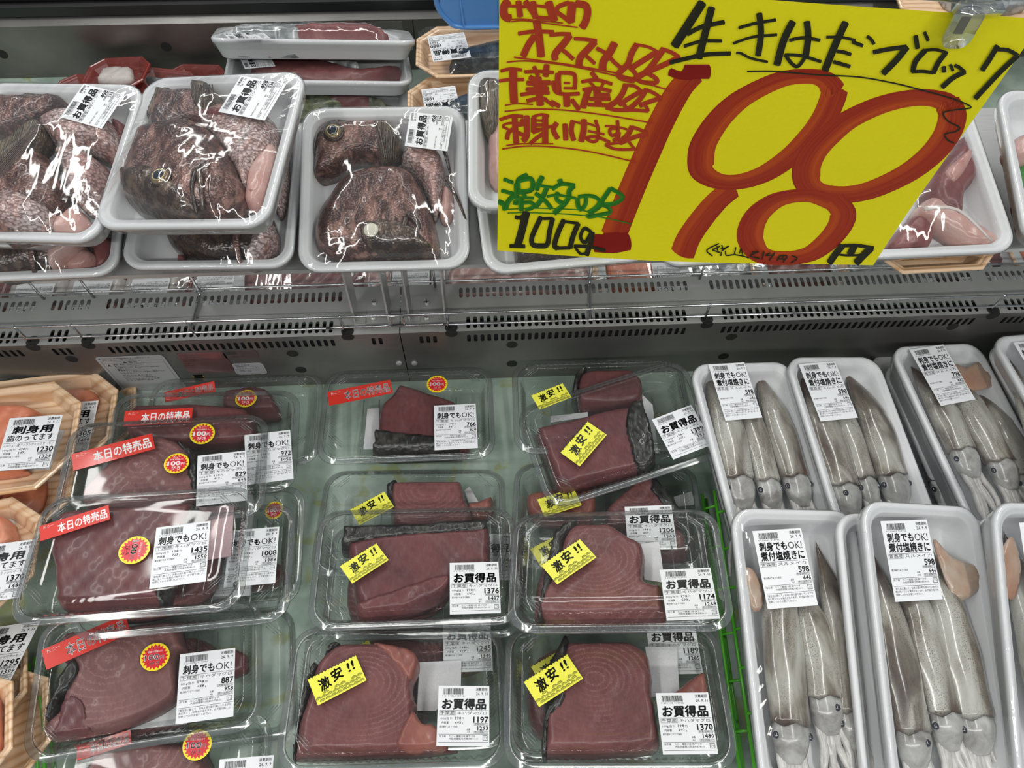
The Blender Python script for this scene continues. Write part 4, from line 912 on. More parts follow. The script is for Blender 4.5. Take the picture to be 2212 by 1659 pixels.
def film(t, M, w, l, things, sag=.0, nx=44, ny=None, mode='r', puff=.0, mg=.0035):
    """wrap film pulled tight over the rim and the food"""
    ny = int(nx*l/w) if ny is None else ny; ny = min(ny, 84)
    bpy.context.view_layer.update(); Mi = M.inverted()
    vs = []; fs = []
    for o in things:
        for q in [o]+list(o.children):
            T = Mi @ q.matrix_world; n = len(vs); vs += [T @ v.co for v in q.data.vertices]; fs += [tuple(i+n for i in p.vertices) for p in q.data.polygons]
    bv = BVHTree.FromPolygons(vs, fs) if vs else None
    X = np.linspace(-w/2+mg, w/2-mg, nx); Y = np.linspace(-l/2+mg, l/2-mg, ny)
    ob = np.full((ny, nx), -1.0)
    if bv:
        for j, y in enumerate(Y):
            for i, x in enumerate(X):
                h = bv.ray_cast(Vector((x, y, .3)), Vector((0, 0, -1)))
                if h[0] is not None: ob[j, i] = h[0].z+.0009
    z0 = .0032; r = .022
    gx, gy = np.meshgrid(X, Y)
    dx = np.maximum(np.abs(gx)-(w/2-mg-r), 0); dy = np.maximum(np.abs(gy)-(l/2-mg-r), 0)
    out = np.sqrt(dx*dx+dy*dy) > r if mode == 'r' else (dx+dy > r)
    z = np.maximum(ob, z0); z[0] = z[-1] = z0; z[:, 0] = z[:, -1] = z0
    for _ in range(260):
        a = z.copy(); a[1:-1, 1:-1] = .25*(z[:-2, 1:-1]+z[2:, 1:-1]+z[1:-1, :-2]+z[1:-1, 2:])+puff*1e-5
        a = np.maximum(a, ob); a[0] = a[-1] = z0; a[:, 0] = a[:, -1] = z0; a[out] = z0; z = a
    # pulled folds that fan out from the food towards the rim
    ed = np.minimum(w/2-np.abs(gx), l/2-np.abs(gy)); an = np.arctan2(gy, gx)
    s = random.random()*9
    fold = (np.sin(an*23+s+3*np.sin(an*5))+.7*np.sin(an*57+s*2))*.00045*np.exp(-(ed/.035)**2)*np.clip(ed/.008, 0, 1)
    fr = (ob < z-.0012)
    z = z+np.where(fr, fold, np.abs(fold)*.4)
    # push the square grid corners onto the rounded rim
    qx = gx.copy(); qy = gy.copy()
    if mode == 'r':
        d = np.sqrt(dx*dx+dy*dy)+1e-9; k = np.where(out, r/d, 1)
        qx = np.sign(gx)*(np.minimum(np.abs(gx), w/2-mg-r)+dx*k); qy = np.sign(gy)*(np.minimum(np.abs(gy), l/2-mg-r)+dy*k)
    V = [(a, b2, c) for a, b2, c in zip(qx.ravel(), qy.ravel(), z.ravel())]; Fc = []
    for j in range(ny-1):
        for i in range(nx-1):
            if out[j, i] and out[j+1, i] and out[j, i+1] and out[j+1, i+1]: continue
            a = j*nx+i; Fc.append((a, a+1, a+nx+1, a+nx))
    if mode == 'r':
        # skirt over the outer edge
        sv, sf = loft(w, l, .026, [(.0035, .0033), (.0015, .0033), (-.0006, .0018), (-.0010, -.001), (.0006, -.0075), (.003, -.014)], k=6, m=18)
        n = len(V); V += sv; Fc += [tuple(i+n for i in q) for q in sf]
    me = new_mesh('wrap_film', V, Fc, FILM, True); obj('wrap_film', me, t)
    return lambda x, y: float(z[min(ny-1, max(0, int((y+l/2-mg)/(l-2*mg)*(ny-1)+.5))), min(nx-1, max(0, int((x+w/2-mg)/(w-2*mg)*(nx-1)+.5)))])

# --- squid
G_S = 'raw squid in foam trays'
def smooth(a, b, t): t = max(0, min(1, (t-a)/(b-a))); return t*t*(3-2*t)
def squid(F, M, tip, collar, wpx, label, head=None, fins=None, eyes=(1, 1), zb=-.024, arms=True, long=1.0, curl=1):
    z = -.008
    a = np.array(F(*tip, z)); b = np.array(F(*collar, z)); wv = np.linalg.norm(np.array(F(collar[0]+wpx/2, collar[1], z))-np.array(F(collar[0]-wpx/2, collar[1], z)))
    wd = min(wv*1.15, .062); L = np.linalg.norm(a-b); d = (a-b)/L; ang = math.atan2(d[1], d[0])-PI/2
    T = M @ Matrix.Translation((b[0], b[1], zb)) @ Matrix.Rotation(ang, 4, 'Z')
    e = empty('squid', T, label, 'squid', G_S)
    mb = MB(); n = 34; pts = []; rad = []
    bend = (random.random()-.5)*.010
    hh = .62
    for i in range(n+1):
        t = i/n; y = t*L
        if t < .55: r = wd/2*(1-.10*(t/.55))*(1-.06*math.cos(t*9))
        else: u = (t-.55)/.45; r = wd/2*.90*(1-u**1.35)*.985+.0006
        pts.append((bend*math.sin(t*PI), y, r*hh+.0005)); rad.append(r)
    vs = []; fs = []; N = 20
    for (x, y, zc), r in zip(pts, rad):
        for j in range(N):
            an = 2*PI*j/N; rr = r*(1+.02*math.sin(3*an+y*90))
            zz = math.sin(an)*rr*hh; zz = max(zz, -rr*hh*.85)
            vs.append((x+math.cos(an)*rr, y+.0022*math.sin(5*an)*(1 if y < .002 else 0), zc+zz))
    for i in range(n):
        for j in range(N): j2 = (j+1) % N; fs.append((i*N+j, i*N+j2, (i+1)*N+j2, (i+1)*N+j))
    vs.append((pts[-1][0], L+.004, pts[-1][2])); k = len(vs)-1; fs += [(n*N+j, n*N+(j+1) % N, k) for j in range(N)]
    # turned-in collar lip
    c0 = len(vs)
    for j in range(N): q = vs[j]; vs.append((q[0]*.86, .006, rad[0]*hh+(q[2]-rad[0]*hh)*.86))
    for j in range(N): j2 = (j+1) % N; fs.append((c0+j, c0+j2, j2, j))
    obj('mantle', new_mesh('mantle', vs, fs, SQUID, True), e)
    # head
    hw = wd*.44; hl = .030
    hp = [(0, .010, hw*.6), (0, .002, hw*.62), (0, -.008, hw*.66), (0, -.018, hw*.62), (0, -.028, hw*.5), (0, -.036, hw*.42)]
    MB().tube(crom(hp, 3, False), list(np.interp(np.linspace(0, 1, 16), [0, .2, .45, .75, 1], [hw*.97, hw*.95, hw*1.02, hw*.86, hw*.62])), 14, True, .62, (0, 0, 1)).build('head', SQHEAD, e, None, True)
    for s, on in zip((-1, 1), eyes):
        if on:
            ex_ = s*hw*(.86 if on == 1 else .35); ez = hw*(.78 if on == 1 else 1.08)
            q = MB().sphere((ex_, -.010, ez), .0052, 12, 8, (.8, 1.1, .6)).build('eye_rim', EYEW, e, None, True)
            MB().sphere((ex_*1.06, -.0105, ez+.0018), .0040, 12, 8, (1, 1, .7)).build('eye', SQEYE, e, None, True)
    if arms:
        for i in range(7):
            u = (i-3)/3; x0 = u*hw*.62; pts = []; rd = []
            Ln = (.085+.02*random.random())*long; cu = (random.random()-.5)*.05*curl+u*.012
            for j in range(9):
                t = j/8; pts.append((x0*(1+.15*t)+cu*t*t*.8+.0035*math.sin(t*7+i*2)*curl*min(1, t*3), -.022-Ln*t, hw*.52*(1-t)+.006*t+.004*math.sin(t*5+i)*min(t*3, 1)*(1-t)))
                rd.append((.0050*(1-.72*t)+.0004)*(.75+.25*min(1, t*6)))
            MB().tube(pts, rd, 9, True, .8, (0, 0, 1)).build('tentacle', SQARM, e, None, True)
    if fins:
        for fn in fins:
            P = F.pts(fn, .002); Ti = (T.inverted() @ M)
            o = pillow('fin', P, -.003 if True else 0, .0028, .002, SQFIN, M=M, step=.005, rough=.0008); o.parent = e; o.matrix_basis = T.inverted() @ o.matrix_basis
    return e
def flat(things):
    out = []
    for t in things: out += [c for c in t.children if c.type == 'MESH']
    return out
def squid_tray(key, zoom, label, squids, lbl, price=('598', '646'), date='26. 9. 9', stack=0, where=''):
    t, M, w, l = tray(key, 'foam', label, 'squid_tray', 'foam trays of squid'); F = Fr(M, zoom); sq = []
    for s in squids: sq.append(squid(F, M, *s[:3], s[3], **(s[4] if len(s) > 4 else {})))
    zf = film(t, M, w, l, flat(sq), nx=40)
    if lbl:
        c = np.mean([np.array(F(*lbl[1], .01)), np.array(F(*lbl[2], .01))], 0)
        z = max(zf(c[0]+a, c[1]+b2) for a in (-.02, 0, .02) for b2 in (-.03, 0, .03))+.0008
        lab(t, F, *lbl, 'C', date, *price, None, z)
    for i in range(stack):
        Ms = Matrix.Translation((.009*(i+1)+.002*(-1)**i, .004, -.0285*(i+1))) @ M
        tray(None, 'foam', '%s foam tray stacked under %s' % (('upper', 'middle', 'lowest')[i] if stack > 1 else 'white', where), 'foam_tray', 'foam trays stacked under squid trays', Ms, w, l, depth=.026)
    return t, M, F
squid_tray('S1', Z6, 'white foam squid tray at the back, first from the left, priced 598',
  [((170,195),(352,950),185,'leftmost pale squid in the back left squid tray',dict(eyes=(1,0))),
   ((345,190),(552,962),150,'dark middle squid in the back left squid tray'),
   ((508,222),(728,938),165,'brown-tipped right squid in the back left squid tray')], A((145,245),(425,220),(222,540)), stack=3, where='the back left squid tray')
squid_tray('S2', Z6, 'white foam squid tray priced 598 at the back, second squid tray from the left',
  [((800,250),(1040,1000),185,'left squid in the second back squid tray',dict(eyes=(2,0))),
   ((905,165),(1195,945),130,'reddish-tipped middle squid in the second back squid tray'),
   ((1090,222),(1355,935),180,'right squid in the second back squid tray')], A((727,240),(1015,220),(845,537)), stack=2, where='the second back squid tray')
squid_tray('S6', Z6, 'white foam squid tray priced 798, tilted towards the right',
  [((1520,180),(1815,765),165,'left squid in the 798 tray, arms spread out',dict(long=1.5,curl=1.8)),
   ((1745,185),(2060,845),175,'middle squid with a pale fin in the 798 tray',dict(fins=[[(1755,190),(1850,210),(1950,180),(2080,310),(2000,345),(1900,365),(1820,320)]],long=1.3)),
   ((1960,330),(2230,930),160,'right squid in the 798 tray')], A((1437,155),(1735,133),(1615,410)), price=('798','862'), date='26. 9. 10', stack=3, where='the 798 squid tray')
squid_tray('S6b', Z6, 'dark shaded squid tray between the second back tray and the 798 tray',
  [((1500,500),(1690,970),180,'dark squid in the shaded tray left of the 798 tray')], None)
squid_tray('S7', Z6, 'foam squid tray at the right edge behind the 798 tray',
  [((2170,140),(2420,900),150,'squid in the tray at the right edge of the photo, top')], A((2128,95),(2420,75),(2300,360)), stack=1, where='the squid tray at the top right edge')
squid_tray('S3', Z7, 'white foam squid tray in front, left one, a squid eye looking up, 598',
  [((330,185),(415,1400),215,'left squid with an orange fin in the front left squid tray',dict(fins=[[(120,480),(180,460),(245,560),(250,690),(200,720),(160,620)]])),
   ((480,500),(620,1235),195,'middle squid looking up with a black eye in the front left squid tray',dict(eyes=(0,2))),
   ((603,305),(785,1325),165,'brown-tipped right squid in the front left squid tray',dict(eyes=(1,0)))], A((178,262),(490,237),(252,695)), stack=3, where='the front left squid tray')
squid_tray('S4', Z7, 'white foam squid tray in front, right one, a wide cream fin spread out, 598',
  [((955,370),(1150,1440),195,'left speckled squid in the front right squid tray',dict(eyes=(0,2))),
   ((1120,330),(1345,1330),180,'middle purple-edged squid in the front right squid tray'),
   ((1275,290),(1515,1350),205,'right squid with a wide cream fin in the front right squid tray',dict(fins=[[(1280,290),(1400,400),(1530,450),(1575,520),(1540,610),(1450,655),(1380,600)]],eyes=(1,0)))], A((943,210),(1247,193),(1010,645)), stack=2, where='the front right squid tray')
squid_tray('S5', Z7, 'foam squid tray cut off at the right edge in front',
  [((1760,260),(1960,1300),200,'squid at the right edge in front, pink fin showing',dict(fins=[[(1760,280),(1700,340),(1665,450),(1690,600),(1770,650),(1810,450)]]))], A((1762,225),(2070,205),(1830,660)), stack=2, where='the squid tray at the front right edge')
# a lower tray left of the front right one and one between
for key, dx, dy, dz, lb in (('S4', -.016, -.002, -.030, 'white foam tray peeking out left of the front right squid tray'),):
    w, l, M = PM_(key); tray(None, 'foam', lb, 'foam_tray', None, Matrix.Translation((dx, dy, dz)) @ M, w, l)

# --- salmon trays
def fillet(F, M, w, l, name, pts, h, mat, label, cat, group, z0=-.022, r=.007, **k):
    return slab(F, M, name, pts, z0, h, r, mat, label, cat, group, w, l, mg=.02, **k)
def wood_tray(key, zoom, label, food, lbl=None, price=('1230', '1329', '247'), pads=None, nm='salmon_tray', date='26. 9. 11', kind='D', rot=0):
    t, M, w, l = tray(key, 'wood', label, nm, 'wood-print trays', depth=.022); F = Fr(M, zoom); th = []
    for pts, h, mat, lb, n_, c_ in food: th.append(fillet(F, M, w, l, n_, pts, h, mat, lb, c_, 'fish pieces in wood-print trays', z0=-.0215))
    if pads: pad(t, F, pads, -.0218)
    film(t, M, w, l, th, nx=34, mode='o')
    if lbl: lab(t, F, *lbl, kind, date, price[0], price[1], price[2], .0095, '498')
    return t, M, F
wood_tray('W2', ZL, 'wood-print salmon tray priced 1230 at the left edge', [([(-260,300),(0,285),(120,280),(215,300),(225,370),(130,640),(150,690),(0,720),(-260,700)],.026,SALMON,'orange salmon block in the tray priced 1230','salmon_block','salmon')],
  A((50,352),(366,350),(0,700)), pads=[(330,440),(415,445),(320,700),(130,700)])
wood_tray('W1', ZL, 'wood-print tray behind the 1230 salmon tray, flush with the divider', [([(400,200),(560,180),(600,200),(600,260),(520,420),(380,420)],.022,SALMON,'salmon block in the tray behind the 1230 tray','salmon_block','salmon')],
  A((300,262),(600,255),(260,600)), price=('1305', '1409', '262'))
w, l, M = PM_('W1b'); tray('W1b', 'wood', 'wood-print tray lowest in the rear left corner, only its right rim showing', 'salmon_tray', 'wood-print trays', depth=.022)
wood_tray('W3', ZL, 'wood-print salmon tray in the middle of the left edge stack', [([(-260,1000),(-50,985),(20,990),(60,1020),(85,1100),(80,1160),(0,1250),(-200,1250)],.026,SALMON,'salmon block in the middle tray at the left edge','salmon_block','salmon')],
  A((-160,1165),(165,1150),(-200,1560)), price=('1370', '1480', '275'), pads=[(60,1010),(100,1030),(90,1150),(60,1170)])
w, l, M = PM_('W2'); Ms = Matrix.Translation((-.01, -.045, -.035)) @ M; tq, Ms, w, l = tray(None, 'wood', 'wood-print salmon tray just below the 1230 tray', 'salmon_tray', 'wood-print trays', Ms, w, l, depth=.022)
o = pillow('salmon_block', [(-.08, -.05), (-.09, .04), (.02, .05), (.06, .02), (.055, -.05)], -.0215, .025, .007, SALMON, M=Ms); tag(o, 'salmon block in the tray just below the 1230 tray', 'salmon', 'fish pieces in wood-print trays')
wood_tray('W4', Z1, 'wood-print salmon tray just above the bottom left corner one', [([(-400,600),(-100,600),(-60,700),(-80,900),(-400,900)],.024,SALMON,'salmon block just above the bottom left corner tray','salmon_block','salmon')],
  A((-160,515),(180,520),(-270,1000)), price=('1295', '1399', '260'))
wood_tray('W5', Z1, 'wood-print salmon tray in the bottom left corner', [([(-400,950),(-80,960),(-30,1100),(-60,1400),(-400,1400)],.026,SALMON,'salmon block in the bottom left corner tray','salmon_block','salmon')])
w, l, M = PM_('W5'); tray(None, 'wood', 'wood-print tray under the bottom left corner tray', 'salmon_tray', 'wood-print trays', Matrix.Translation((.012, .01, -.045)) @ M, w, l, depth=.022)

# --- sea bream trays
IRISG = M_('iris_gold', (.62, .50, .22), .2, .3, .6, coat=.8)
G_F = 'sea bream pieces in foam trays'
def eye(o, F, M, c, r, z, cloudy=False, zoomr=True):
    a = np.array(F(*c, z)); T = M @ Matrix.Translation((a[0], a[1], z)); Ti = o.matrix_basis.inverted() @ T
    e = MB().sphere((0, 0, 0), r, 20, 10, (1, 1, .42)).build('eye', CLOUD if cloudy else GOLD, o, Ti, True); e['label'] = 'clouded white eye' if cloudy else 'golden ringed eye'
    MB().tube([(r*1.10*math.cos(a_), r*1.10*math.sin(a_), -r*.05) for a_ in np.linspace(0, 2*PI, 22)], r*.13, 8).build('eye_socket', BREAM_K, o, Ti, True)
    if not cloudy: MB().tube([(r*.66*math.cos(a_), r*.66*math.sin(a_), r*.30) for a_ in np.linspace(0, 2*PI, 22)], r*.06, 8).build('iris_ring', IRISG, o, Ti, True)
    if not cloudy: MB().sphere((0, 0, r*.30), r*.62, 16, 8, (1, 1, .30)).build('pupil', PUPIL, o, Ti, True)
    return e
def piece(F, M, w, l, name, pts, z0, h, r, mat, label, cat='fish', hf=None, mg=.013, step=.0042, **k):
    P = clip_rect(F.pts(pts, z0+h*.6), w-2*mg, l-2*mg); o = pillow(name, P, z0, h, r, mat, M=M, step=step, hfun=hf, **k); return tag(o, label, cat, G_F)
def bumps(cs):
    def f(x, y):
        z = 0*x
        for cx, cy, sx, sy, a, h in cs:
            c, s = math.cos(a), math.sin(a); u = ((x-cx)*c+(y-cy)*s)/sx; v = (-(x-cx)*s+(y-cy)*c)/sy; z = z+h*np.exp(-(u*u+v*v))
        return z
    return f
def ridge_tubes(o, F, M, lines, z, rad, mat, name='fin_spine'):
    for L in lines:
        Q = [Vector((*F(*p[:2], z), z+(p[2] if len(p) > 2 else 0))) for p in L]; T = o.matrix_basis.inverted() @ M
        n = len(crom([tuple(q) for q in Q], 4, False)); MB().tube(crom([tuple(q) for q in Q], 4, False), list(np.linspace(rad, rad*.45, n)), 8, True, .6, (0, 0, 1)).build(name, mat, o, T, True)
def film_lab(t, F, M, zf, lbl, price, kind='E', date='26. 9. 10'):
    a, b2, c = (np.array(F(*q, .02)) for q in lbl); cen = (b2+c)/2
    z = max(zf(cen[0]+p, cen[1]+q) for p in (-.025, 0, .025) for q in (-.025, 0, .025))
    z = .6*z+.4*np.mean([zf(*(a+(b2-a)*.5)), zf(*((b2+c)/2)), zf(*a), zf(*b2), zf(*c)])+.001
    lab(t, F, *lbl, kind, date, *price, None, z)
# F2 : the central big head
t, M, w, l = tray('F2', 'foam', 'white foam tray with one large sea bream head, second from the left and topmost', 'sea_bream_tray', 'foam trays of sea bream', depth=.03)
F = Fr(M, ZA)
def hfF2(x, y): return .004*vnoise(x, y, .022, 1)
h1 = piece(F, M, w, l, 'sea_bream', [(640,1010),(700,850),(800,770),(900,725),(1100,700),(1200,740),(1280,820),(1350,950),(1400,1090),(1330,1190),(1230,1230),(1130,1275),(1000,1250),(850,1200),(700,1130)], -.029, .050, .026, BREAM_D, 'large brown sea bream head with a golden eye in the topmost tray', hf=bumps([(.0, .02, .05, .02, 0, .006), (-.01, -.03, .02, .03, .3, .005)]))
childslab(h1, F, M, 'snout', [(645,1015),(720,960),(830,950),(900,930),(1050,1010),(1130,1060),(1150,1200),(1120,1268),(1000,1245),(850,1195),(700,1125)], -.029, .0535, .026, BREAM_K, w, l, mg=.013, seed=2)
childslab(h1, F, M, 'gill_cover', [(1180,840),(1260,850),(1320,950),(1350,1080),(1290,1170),(1220,1200),(1190,1100),(1200,950)], -.029, .0525, .014, BREAM_D, w, l, mg=.013, seed=6)
eye(h1, F, M, (925,1020), .0105, .024)
ridge_tubes(h1, F, M, [[(1200,1050,.02),(1215,1130,.02),(1185,1230,.005)]], .004, .004, BREAM_K, 'lip'); ridge_tubes(h1, F, M, [[(1190,1060,.021),(1160,1150,.018),(1150,1260,.004)]], .003, .0035, BREAM_K, 'lip')
p1 = piece(F, M, w, l, 'sea_bream', [(800,700),(820,600),(880,510),(960,465),(1060,445),(1160,460),(1220,520),(1270,620),(1250,680),(1100,720),(900,770)], -.029, .038, .020, BREAM_D, 'upper sea bream head, eye hidden, in the topmost tray', 'fish head')
childslab(p1, F, M, 'crown', [(810,690),(830,600),(890,520),(960,470),(1000,480),(960,560),(900,680)], -.029, .0395, .014, BREAM_F, w, l, mg=.013)
p2 = piece(F, M, w, l, 'sea_bream_cut', [(1130,650),(1300,610),(1500,640),(1580,700),(1570,850),(1470,960),(1410,1080),(1340,960),(1280,850),(1200,760)], -.029, .036, .018, BREAM_S, 'pinkish scaled sea bream collar in the topmost tray')
childslab(p2, F, M, 'cut_edge', [(1150,650),(1250,640),(1330,650),(1360,700),(1280,720),(1180,690)], -.029, .0385, .008, BLOODF, w, l, mg=.013)
p3 = piece(F, M, w, l, 'sea_bream_cut', [(1590,830),(1595,950),(1560,1080),(1500,1190),(1420,1180),(1425,1080),(1440,1000),(1510,900)], -.029, .026, .009, PINKF, 'pale pink flesh strip at the right of the topmost tray')
p4 = piece(F, M, w, l, 'sea_bream_cut', [(1120,480),(1190,470),(1250,520),(1270,640),(1200,650),(1130,640),(1110,560)], -.02, .034, .008, BREAM_F, 'dark sea bream fin between the two heads of the topmost tray')
ridge_tubes(p4, F, M, [[(1130+i*16,490,.0),(1125+i*20,560,.003),(1120+i*22,640,0)] for i in range(7)], .0145, .0008, BREAM_K)
zf = film(t, M, w, l, [h1, p1, p2, p3, p4], nx=60, puff=.5)
film_lab(t, F, M, zf, ((1322,462),(1245,590),(1665,497)) if False else ((1245,590),(1322,462),(1605,673)), ('498', '538'))
# F3
t, M, w, l = tray('F3', 'foam', 'white foam tray with two stacked sea bream heads, left of the yellow sign', 'sea_bream_tray', 'foam trays of sea bream', depth=.03)
F = Fr(M, ZB)
a1 = piece(F, M, w, l, 'sea_bream', [(140,1010),(155,900),(200,790),(245,720),(310,680),(380,620),(470,600),(560,615),(620,680),(690,740),(720,820),(690,900),(600,930),(540,920),(440,920),(380,960),(320,1000),(230,1025)], -.029, .040, .020, BREAM_D, 'upper sea bream head with a golden eye, left of the sign')
childslab(a1, F, M, 'crown', [(145,1005),(160,900),(200,790),(245,720),(310,680),(380,620),(470,603),(480,650),(400,700),(380,800),(260,850),(200,940)], -.029, .0415, .018, BREAM_K, w, l, mg=.013)
eye(a1, F, M, (320,760), .0105, .013)
a2 = piece(F, M, w, l, 'sea_bream', [(290,1130),(380,1020),(560,960),(700,960),(780,1000),(830,1080),(880,1200),(925,1350),(925,1470),(800,1500),(540,1500),(400,1480),(240,1430),(205,1350),(225,1230),(260,1170)], -.029, .050, .026, BREAM_D, 'lower sea bream head with a clouded eye, left of the sign', hf=bumps([(.01, .02, .05, .02, 0, .004)]))
childslab(a2, F, M, 'snout', [(420,1310),(540,1240),(700,1240),(820,1280),(900,1380),(915,1460),(800,1490),(600,1490),(450,1440)], -.029, .053, .024, BREAM_K, w, l, mg=.013)
eye(a2, F, M, (540,1330), .009, .023, True)
ridge_tubes(a2, F, M, [[(760,1280,.02),(820,1340,.018),(830,1470,.002)],[(750,1300,.02),(730,1400,.016),(740,1490,.002)]], .003, .004, BREAM_K, 'lip')
a3 = piece(F, M, w, l, 'sea_bream_cut', [(740,850),(850,830),(930,870),(965,980),(950,1120),(905,1250),(860,1120),(790,1000),(710,930)], -.029, .036, .014, BREAM_S, 'white scaled sea bream collar beside the two heads left of the sign')
a4 = piece(F, M, w, l, 'sea_bream_cut', [(950,1080),(1000,1090),(1025,1200),(985,1280),(935,1250)], -.029, .022, .009, PINKF, 'small pink flesh piece at the right wall of the tray left of the sign')
a5 = piece(F, M, w, l, 'sea_bream_cut', [(550,740),(600,700),(680,740),(720,830),(700,900),(620,935),(580,900),(560,820)], -.02, .034, .008, BREAM_F, 'brown fan fin on the upper head left of the sign')
ridge_tubes(a5, F, M, [[(570+i*18,730+i*6,0),(590+i*14,830,.003),(610+i*10,920,0)] for i in range(8)], .0145, .0008, BREAM_K)
ridge_tubes(a3, F, M, [[(975,1050,.012),(1030,1150,.01),(1090,1285,.006)],[(960,870,.01),(985,960,.008),(1000,1020,.0)]], -.004, .0028, BREAM_K)
zf = film(t, M, w, l, [a1, a2, a3, a4, a5], nx=60, puff=.5)
film_lab(t, F, M, zf, ((708,790),(722,655),(1027,865)), ('498', '538'))
# F1
t, M, w, l = tray('F1', 'foam', 'white foam tray with sea bream cuts at the far left, under a 498 label', 'sea_bream_tray', 'foam trays of sea bream', depth=.03)
F = Fr(M, ZA)
b1 = piece(F, M, w, l, 'sea_bream', [(-60,600),(20,540),(100,480),(200,457),(300,490),(370,540),(340,640),(200,720),(60,770),(-60,780)], -.029, .040, .02, BREAM_D, 'sea bream head at the top of the far left tray')
childslab(b1, F, M, 'crown', [(90,490),(200,460),(300,492),(350,530),(280,560),(150,560)], -.029, .0415, .014, BREAM_F, w, l, mg=.013)
b2_ = piece(F, M, w, l, 'sea_bream', [(-60,900),(100,860),(250,880),(330,1000),(355,1120),(290,1270),(150,1330),(-60,1340)], -.029, .046, .026, BREAM_D, 'pink-cheeked sea bream head at the bottom of the far left tray', hf=bumps([(0, 0, .03, .03, 0, .004)]))
childslab(b2_, F, M, 'cheek', [(-50,1130),(80,1080),(200,1100),(290,1190),(260,1270),(150,1325),(-50,1335)], -.029, .049, .022, BREAM_S, w, l, mg=.013)
b3 = piece(F, M, w, l, 'sea_bream_cut', [(235,740),(300,680),(400,645),(560,655),(660,720),(690,830),(650,900),(560,880),(460,850),(340,850)], -.029, .044, .014, BREAM_S, 'upper scaled sea bream collar in the far left tray')
b4 = piece(F, M, w, l, 'sea_bream_cut', [(330,880),(480,870),(610,960),(600,1040),(540,1130),(480,1200),(420,1150),(370,1020)], -.029, .038, .012, BREAM_S, 'lower scaled sea bream collar in the far left tray')
b5 = piece(F, M, w, l, 'sea_bream_cut', [(-60,960),(0,880),(120,790),(230,710),(270,740),(260,800),(150,900),(60,980),(-40,1050)], -.015, .036, .007, BREAM_F, 'long translucent fin across the far left tray')
ridge_tubes(b5, F, M, [[(240,730+i*6,.004),(120,830+i*12,.003),(-20,950+i*14,0)] for i in range(8)], .020, .0009, BREAM_K)
b6 = piece(F, M, w, l, 'sea_bream_cut', [(200,1300),(350,1250),(430,1200),(480,1230),(500,1300),(400,1340),(200,1350)], -.029, .022, .009, PINKF, 'pink flesh at the bottom of the far left tray')
b7 = piece(F, M, w, l, 'sea_bream_cut', [(640,700),(720,710),(730,780),(690,860),(650,960),(620,900),(680,830)], -.029, .026, .009, BLOODF, 'dark red flesh at the right of the far left tray')
zf = film(t, M, w, l, [b1, b2_, b3, b4, b5, b6, b7], nx=60, puff=.5)
film_lab(t, F, M, zf, ((312,640),(400,530),(675,697)), ('499', '539') if False else ('498', '538'))
# lower trays
t, M, w, l = tray('F2b', 'foam', 'white foam tray directly under the topmost sea bream tray', 'sea_bream_tray', 'foam trays of sea bream', depth=.03); F = Fr(M, ZA)
c1 = piece(F, M, w, l, 'sea_bream', [(1000,1200),(1300,1150),(1500,1150),(1580,1280),(1580,1400),(1480,1500),(1380,1540),(1200,1520),(1080,1450),(960,1380)], -.029, .040, .022, BREAM_K, 'dark sea bream head in the lower tray under the topmost one')
childslab(c1, F, M, 'cheek', [(1420,1180),(1500,1160),(1575,1280),(1575,1390),(1480,1490),(1400,1530),(1440,1380),(1450,1260)], -.029, .043, .014, BREAM_S, w, l, mg=.013)
ridge_tubes(c1, F, M, [[(1400,1340,.015),(1385,1430,.012),(1390,1540,0)]], 0, .0055, BREAM_D, 'lip')
c2 = piece(F, M, w, l, 'sea_bream_cut', [(1560,800),(1640,800),(1660,1000),(1640,1180),(1590,1220),(1560,1000)], -.029, .030, .012, BREAM_S, 'silvery scaled collar at the right wall of the lower tray')
c3 = piece(F, M, w, l, 'sea_bream_cut', [(1020,1480),(1060,1470),(1080,1540),(1040,1560)], -.029, .016, .006, BLOODF, 'small dark scrap in the lower tray under the topmost one')
film(t, M, w, l, [c1, c2, c3], nx=44, puff=.5)
t, M, w, l = tray('F1b', 'foam', 'white foam tray under the far left sea bream tray', 'sea_bream_tray', 'foam trays of sea bream', depth=.03); F = Fr(M, ZA)
d1 = piece(F, M, w, l, 'sea_bream', [(-60,1300),(150,1280),(320,1300),(450,1320),(470,1420),(360,1520),(280,1560),(150,1590),(-60,1580)], -.029, .040, .022, BREAM_K, 'dark sea bream snout in the tray under the far left one')
childslab(d1, F, M, 'cheek', [(250,1320),(400,1320),(465,1420),(360,1515),(280,1550),(260,1440)], -.029, .042, .014, PINKF, w, l, mg=.013)
ridge_tubes(d1, F, M, [[(230,1400,.014),(215,1500,.012),(200,1580,0)]], 0, .0055, BREAM_D, 'lip')
d2 = piece(F, M, w, l, 'sea_bream_cut', [(380,1560),(420,1490),(500,1440),(560,1480),(520,1550),(450,1590)], -.029, .026, .010, PINKF, 'pale pouch of flesh in the tray under the far left one')
d3 = piece(F, M, w, l, 'sea_bream_cut', [(520,1380),(640,1370),(650,1480),(600,1550),(560,1560),(540,1470)], -.029, .018, .008, BLOODF, 'reddish flesh at the right of the tray under the far left one')
film(t, M, w, l, [d1, d2, d3], nx=44, puff=.5)
w, l, M = PM_('F1'); tray(None, 'foam', 'foam tray rim at the top left corner behind the far left sea bream tray', 'sea_bream_tray', 'foam trays of sea bream', Matrix.Translation((-.075, .026, -.034)) @ M, w, l, depth=.03)
